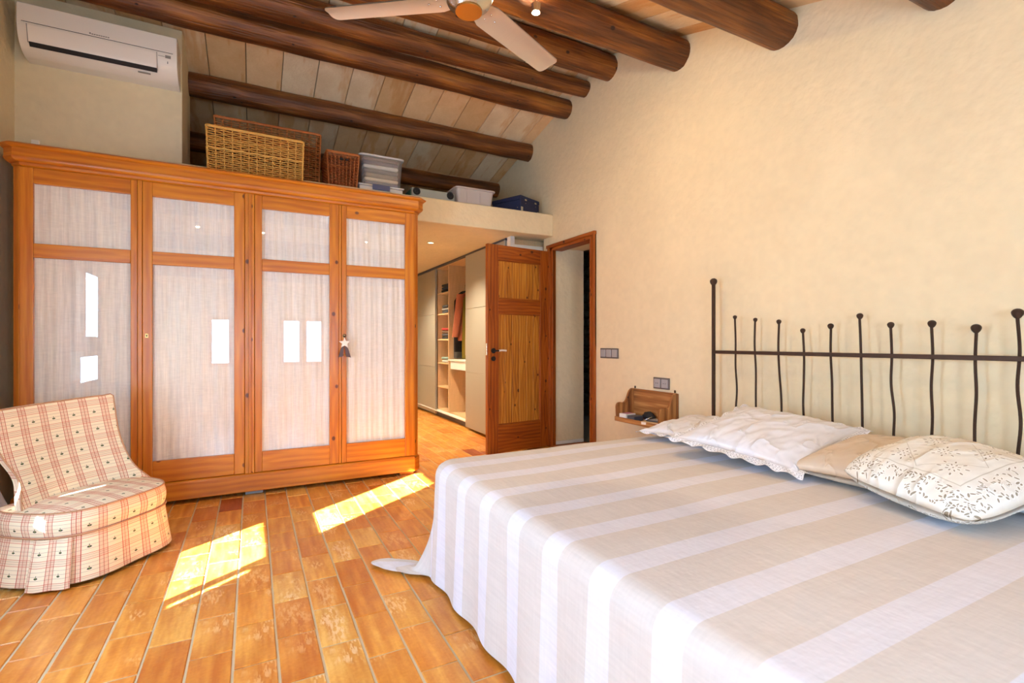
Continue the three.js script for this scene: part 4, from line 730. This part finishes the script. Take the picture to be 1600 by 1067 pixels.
{
  const lb = thing('flat_storage_box', 'flat grey storage box with blue clip under the clear tub', 'storage box', [1.06, 2.531, -4.80]);
  rspan('body', [-0.20, 0.20, 0.0, 0.05, -0.155, 0.155], M.tubRim, lb, 0.01, 2); rspan('lid', [-0.21, 0.21, 0.0505, 0.066, -0.165, 0.165], M.tubRim, lb, 0.006, 1); rspan('clip', [-0.085, 0.075, 0.018, 0.066, 0.1655, 0.175], M.clip, lb, 0.003, 1);
  tub('clear_tub', 'clear plastic tub filled with folded clothes, beside the small basket', 0.39, 0.265, 0.30, 0.08, [1.065, 2.598, -4.79], 0, M.tub, { lid: 1 });
  seed = 808; let y = 2.605; const cols = [0x3b4468, 0xd9c7ae, 0x77695f, 0x4a3d4c, 0xd8d4cc, 0x54445c, 0x7d5a58], nm = ['blue', 'cream', 'brown patterned', 'dark plum', 'white', 'purple', 'dusky rose'];
  cols.forEach((c, i) => { const h = [0.034, 0.03, 0.042, 0.036, 0.034, 0.034, 0.026][i]; const g = new RoundedBoxGeometry(0.315 + 0.002 * i, h - 0.002, 0.235, 4, h / 2.3), p = g.attributes.position; for (let q = 0; q < p.count; q++) { p.setY(q, p.getY(q) + 0.004 * n3(p.getX(q) * 9, i * 2.3, p.getZ(q) * 9) * (p.getY(q) > 0 ? 1 : 0)); } g.computeVertexNormals(); solo('folded_garment', g, clothCol(c), `${nm[i]} folded garment inside the clear tub`, 'clothes', [1.065, y + h / 2, -4.79], [0, rr(-0.03, 0.03), 0], 'folded clothes in the clear tub'); y += h + 0.003; });
}
{
  const c = thing('wheeled_case', 'flat grey green underbed case with black wheels on the loft', 'case', [1.59, 2.531, -4.98]);
  rspan('shell', [-0.215, 0.235, 0.0, 0.13, -0.23, 0.23], std({ color: 0x9fa39c, roughness: 0.55 }), c, 0.012, 2); rspan('green_side', [-0.219, -0.2155, 0.015, 0.115, -0.21, 0.21], std({ color: 0x3f6b58, roughness: 0.6 }), c, 0.002, 1);
  for (const x of [-0.165, 0.185]) { const w = mesh('wheel', new THREE.TorusGeometry(0.026, 0.012, 8, 18), M.rubber, c, [x, 0.095, 0.235]); mesh('hub', new THREE.CylinderGeometry(0.014, 0.014, 0.014, 12).rotateX(Math.PI / 2), M.rubber, w); }
  mesh('rivet', new THREE.CylinderGeometry(0.006, 0.006, 0.006, 10).rotateX(Math.PI / 2), M.rubber, c, [-0.08, 0.03, 0.231]);
}
tub('milky_tub', 'empty milky plastic tub with wide rim on the loft', 0.43, 0.195, 0.40, 0.14, [2.05, 2.531, -4.93], 0, M.tubMilky, { ribs: 1, rim: M.tubMilky });
{
  const t = thing('trunk', 'navy blue fabric trunk with metal corners at the loft edge', 'trunk', [2.61, 2.531, -4.84], 0.42);
  rspan('body', [-0.17, 0.17, 0, 0.135, -0.24, 0.16], M.navy, t, 0.008, 2); rspan('lid', [-0.173, 0.173, 0.136, 0.178, -0.243, 0.163], M.navy, t, 0.008, 2);
  for (const s of [-1, 1]) mesh('corner_plate', bevelBox(0.035, 0.05, 0.004, 0.001), M.chrome, t, [s * 0.15, 0.03, 0.1625]);
  for (const s of [-1, 1]) { const k = mesh('latch', bevelBox(0.035, 0.018, 0.006, 0.002), M.chrome, t, [s * 0.09, 0.137, 0.167]); mesh('stud', new THREE.SphereGeometry(0.005, 8, 6), M.chrome, k, [0, -0.035, 0]); }
  mesh('side_stud', new THREE.SphereGeometry(0.006, 8, 6), M.chrome, t, [-0.171, 0.05, 0.12]); mesh('side_stud', new THREE.SphereGeometry(0.006, 8, 6), M.chrome, t, [-0.171, 0.05, -0.02]);
}

// ---------------------------------------------------------------- closet in the passage
{
  const c = thing('fitted_closet', 'fitted closet with maple interior and grey sliding doors in the passage', 'closet', [2.8, 0, -7.0]);
  const P = (n, x0, x1, y0, y1, z0, z1, m) => rspan(n, [x0 - 2.8, x1 - 2.8, y0, y1, z0 + 7, z1 + 7], m, c, 0.002, 1);
  P('plinth', 2.55, 3.08, 0.0, 0.085, -8.98, -4.88, M.darkGrey); P('bottom_track', 2.49, 2.56, 0.085, 0.10, -8.98, -4.88, M.drawer);
  P('base_board', 2.56, 3.08, 0.086, 0.115, -8.98, -4.88, M.maple); P('top_board', 2.52, 3.08, 2.265, 2.290, -8.98, -4.88, M.maple); P('top_track', 2.47, 2.52, 2.27, 2.292, -8.98, -4.88, M.darkGrey);
  P('back_board', 3.06, 3.08, 0.115, 2.265, -8.98, -4.88, M.maple);
  P('divider', 2.54, 3.06, 0.115, 2.265, -6.88, -6.86, M.maple); P('divider', 2.54, 3.06, 0.115, 2.265, -7.36, -7.34, M.maple); P('divider', 2.54, 3.06, 0.115, 2.265, -5.42, -5.40, M.maple); P('end_panel', 2.54, 3.06, 0.115, 2.265, -4.90, -4.88, M.maple);
  for (const y of [0.45, 0.81, 1.165, 1.555, 1.87]) P('shelf', 2.545, 3.06, y, y + 0.02, -7.34, -6.88, M.maple);
  P('counter', 2.53, 3.06, 0.872, 0.892, -6.86, -5.42, M.drawer); P('drawer_front', 2.545, 2.565, 0.752, 0.868, -6.80, -5.42, M.drawer); P('drawer_box', 2.566, 3.05, 0.76, 0.868, -6.82, -5.45, M.maple);
  mesh('hanging_rail', new THREE.CylinderGeometry(0.012, 0.012, 1.44, 10).rotateX(Math.PI / 2), M.chrome, c, [0.0, 1.98, 7 - 6.14]);
  const sliding = (z0, z1, x) => { const d = part('sliding_door', c); const ys = [0.035, 0.752, 1.572, 2.268]; for (let k = 0; k < 3; k++) rspan('panel', [x - 2.8, x + 0.022 - 2.8, ys[k] + 0.0015, ys[k + 1] - 0.0015, z0 + 7, z1 + 7], M.grey, d, 0.002, 1); rspan('edge_profile', [x - 0.004 - 2.8, x + 0.026 - 2.8, 0.035, 2.268, z1 + 7, z1 + 0.012 + 7], M.grey, d, 0.002, 1); };
  sliding(-6.03, -4.90, 2.465); sliding(-8.95, -7.35, 2.50);
}
{
  seed = 606;
  const fold = (label, y, z, w, col, x = 2.66) => { const g = new RoundedBoxGeometry(0.26, 0.036, w, 3, 0.016), p = g.attributes.position; for (let i = 0; i < p.count; i++) p.setY(i, p.getY(i) + 0.005 * n3(p.getX(i) * 12 + y, y * 9, p.getZ(i) * 12)); g.computeVertexNormals(); solo('folded_garment', g, clothCol(col), label, 'clothes', [x + 0.03, y + 0.024, z], [0, rr(-0.08, 0.08), 0]); };
  const st = (y, list) => list.forEach(([l, c], i) => fold(l, y + i * 0.042, -7.08, 0.30 - 0.01 * i, c));
  st(1.89, [['black folded garment, bottom of the top closet shelf', 0x1c1d22], ['dark blue folded garment, second on the top closet shelf', 0x2a3348], ['charcoal folded garment topping the top closet shelf pile', 0x34343a]]);
  st(1.575, [['blue grey folded shirt, bottom of the second closet shelf', 0x4c5a6c], ['pale grey folded shirt in the second closet shelf pile', 0x9ba0a4], ['dark grey folded shirt topping the second closet shelf pile', 0x4a4c52]]);
  st(1.185, [['black folded jumper, bottom of the third closet shelf', 0x222226], ['charcoal folded jumper, second on the third closet shelf', 0x3a3a40], ['brown folded jumper in the third closet shelf pile', 0x54402f], ['bright red folded jumper topping the third closet shelf', 0xa32a26]]);
  st(0.83, [['white folded towel on the fourth closet shelf', 0xdcd8d2], ['green grey folded towel on the fourth closet shelf', 0x7f9890]]);
  const garment = (name, label, z, len, col, wTop, wBot, x = 2.78, sleeve = 0, y0 = 1.86) => {
    const g = thing(name, label, 'clothes', [x, y0 - len, z]); g.rotation.y = 0;
    const body = gridGeo(48, 14, (u, v) => { const a = u * Math.PI * 2, w = mix(wBot, wTop, Math.pow(v, 1.5)) * (v > 0.9 ? mix(1, 0.35, (v - 0.9) / 0.1) : 1), t = 0.045 * (v > 0.92 ? 0.6 : 1) * (1 + 0.25 * Math.sin(a * 5 + z * 9)); return [Math.cos(a) * w / 2 + 0.01 * n3(v * 4, u * 6, z), v * len, Math.sin(a) * t / 1.0 * (0.6 + 0.2 * Math.sin(a * 3 + v * 4))]; });
    mesh('body', body, clothCol(col), g);
    if (sleeve) mesh('sleeve', gridGeo(16, 10, (u, v) => { const a = u * Math.PI * 2, r = mix(0.045, 0.065, v); return [-wTop / 2 + 0.02 - (1 - v) * 0.09 + Math.cos(a) * r, len - 0.05 - (1 - v) * sleeve, 0.05 + Math.sin(a) * r * 0.7]; }), clothCol(col), g);
    const h = mesh('hanger', tube([[-wTop * 0.38, len - 0.03, 0], [0, len + 0.03, 0], [wTop * 0.38, len - 0.03, 0]], 0.006, 16, 6), M.rubber, g); mesh('hook', tube([[0, len + 0.03, 0], [0, len + 0.07, 0], [0.02, len + 0.10, 0], [0.03, len + 0.12, 0]], 0.0025, 12, 5), M.chrome, h);
  };
  garment('hanging_jacket', 'black jacket hanging farthest in the closet', -6.72, 0.86, 0x1a1718, 0.40, 0.42);
  garment('hanging_coat', 'salmon pink jacket with long sleeve hanging in the closet', -6.55, 0.70, 0xb5694a, 0.42, 0.44, 2.78, 0.60);
  garment('hanging_dress', 'olive yellow garment hanging below the pink jacket in the closet', -6.42, 0.95, 0x7a6a1e, 0.36, 0.42);
  garment('hanging_shirt', 'beige long garment hanging beside the pink jacket in the closet', -6.30, 0.90, 0xb9a184, 0.38, 0.42);
  garment('hanging_blouse', 'patterned grey garment hanging near the closet divider', -6.80, 0.95, 0x5c5650, 0.30, 0.34, 2.76);
}
// recessed closet lights; the deeper one is out of view, lighting the far end
for (const [x, z, l] of [[1.822, -5.515, 'recessed round downlight in the closet ceiling nearest the bedroom'], [1.82, -7.3, 'unseen recessed round downlight lighting the deeper end of the closet']]) {
  const d = thing('downlight', l, 'lamp', [x, 2.293, z], 0, 'closet downlights');
  mesh('ring', new THREE.TorusGeometry(0.038, 0.006, 8, 24).rotateX(Math.PI / 2), M.chrome, d, [0, -0.002, 0]); mesh('lens', new THREE.CylinderGeometry(0.032, 0.032, 0.004, 20), std({ color: 0xffffff, emissive: 0xffe0b0, emissiveIntensity: 6 }), d, [0, -0.001, 0]);
  const s = new THREE.SpotLight(new THREE.Color(1, 0.80, 0.55), 9, 6, 1.1, 0.7, 2); s.position.set(0, -0.02, 0); s.target.position.set(0, -2, 0); s.castShadow = true; d.add(s, s.target);
}

// ---------------------------------------------------------------- ceiling fan
{
  const f = thing('ceiling_fan', 'three-bladed brushed metal ceiling fan at the top of the view', 'fan', [0.886, 2.718, -2.128]);
  const hub = []; for (const [r, y] of [[0.001, -0.055], [0.062, -0.055], [0.066, -0.05], [0.070, -0.045], [0.098, -0.028], [0.112, 0.0], [0.116, 0.03], [0.112, 0.07], [0.095, 0.10], [0.05, 0.12], [0.02, 0.13]]) hub.push(new THREE.Vector2(r, y));
  mesh('motor_housing', toCreasedNormals(new THREE.LatheGeometry(hub, 48), 0.6), M.steel, f, [0, 0.02, 0]); mesh('bottom_cap', new THREE.CylinderGeometry(0.058, 0.062, 0.012, 40), M.brass, f, [0, -0.039, 0]);
  mesh('down_rod', new THREE.CylinderGeometry(0.012, 0.012, 0.36, 14), M.steel, f, [0, 0.30, 0]); mesh('canopy', new THREE.CylinderGeometry(0.05, 0.065, 0.07, 28), M.steel, f, [0, 0.495, 0]);
  const base = Math.atan2(2.42 - 2.128, 1.51 - 0.886);
  for (let k = 0; k < 3; k++) {
    const b = part('blade_assembly', f); b.rotation.y = base + k * Math.PI * 2 / 3; const L0 = 0.10, L1 = 0.69, W = 0.135;
    const sheet = (off) => gridGeo(60, 16, (u, v) => { const w0 = 1 - Math.pow(1 - u, 1.7), x = mix(L0, L1, w0), q = v * 2 - 1; const t = clamp((w0 - 0.92) / 0.08), e = Math.pow(Math.max(0, 1 - Math.pow(t, 3.2)), 0.36) * (w0 < 0.06 ? mix(0.82, 1, w0 / 0.06) : 1); const w = W * e * mix(1.04, 0.92, w0); return [x, 0.012 - 0.010 * q * q * e + 0.012 * q * e + off, q * w / 2]; });
    mesh('blade', mergeGeometries([sheet(0), sheet(0.005)]), M.blade, b);
    for (const [x, z] of [[0.14, 0.02], [0.145, -0.025], [0.19, 0.0]]) mesh('screw', new THREE.SphereGeometry(0.005, 8, 6), M.steel, b, [x, 0.008, z]);
  }
}
// spot lamps on the beams
function spotLamp(label, pos, power, aim) {
  const o = thing('spot_lamp', label, 'lamp', pos, 0, 'spot lamps under the beams');
  mesh('housing', new THREE.CylinderGeometry(0.030, 0.026, 0.05, 20, 1, true), M.steel, o, [0, 0.025, 0]); mesh('stem', new THREE.CylinderGeometry(0.006, 0.006, 0.06, 8), M.steel, o, [0, 0.075, 0]); mesh('housing_top', new THREE.CylinderGeometry(0.026, 0.026, 0.004, 20), M.steel, o, [0, 0.05, 0]);
  mesh('bulb', new THREE.SphereGeometry(0.019, 14, 10), std({ color: 0xffffff, emissive: 0xffe6bf, emissiveIntensity: 30 }), o, [0, 0.006, 0]);
  const p = new THREE.PointLight(new THREE.Color(1, 0.74, 0.44), power, 0, 2); p.position.set(0, 0.006, 0); p.castShadow = true; o.add(p);
}
spotLamp('lit spot lamp glaring beside the fan at the top edge', [1.535, 3.16, -2.62], 2.6);
for (const [x, l] of [[-0.61, 'lit spot lamp above the viewer, left of three'], [0.12, 'lit spot lamp above the viewer, middle of three'], [1.45, 'lit spot lamp above the viewer, right of three']]) spotLamp(l, [x, 2.585, -1.10], 0.65);

// white cloth hanging by the chair
{
  const g = gridGeo(30, 24, (u, v) => [-1.075 - 0.30 * Math.pow(v, 0.8) - 0.02 * Math.sin(u * 11) * v, 0.006 + 0.62 * v, -3.40 - 0.32 * u - 0.05 * v]);
  solo('curtain_hem', g, M.cottonFlat, 'white cloth hem hanging at the far left behind the plaid chair', 'cloth');
}
renderer.render(scene, camera);
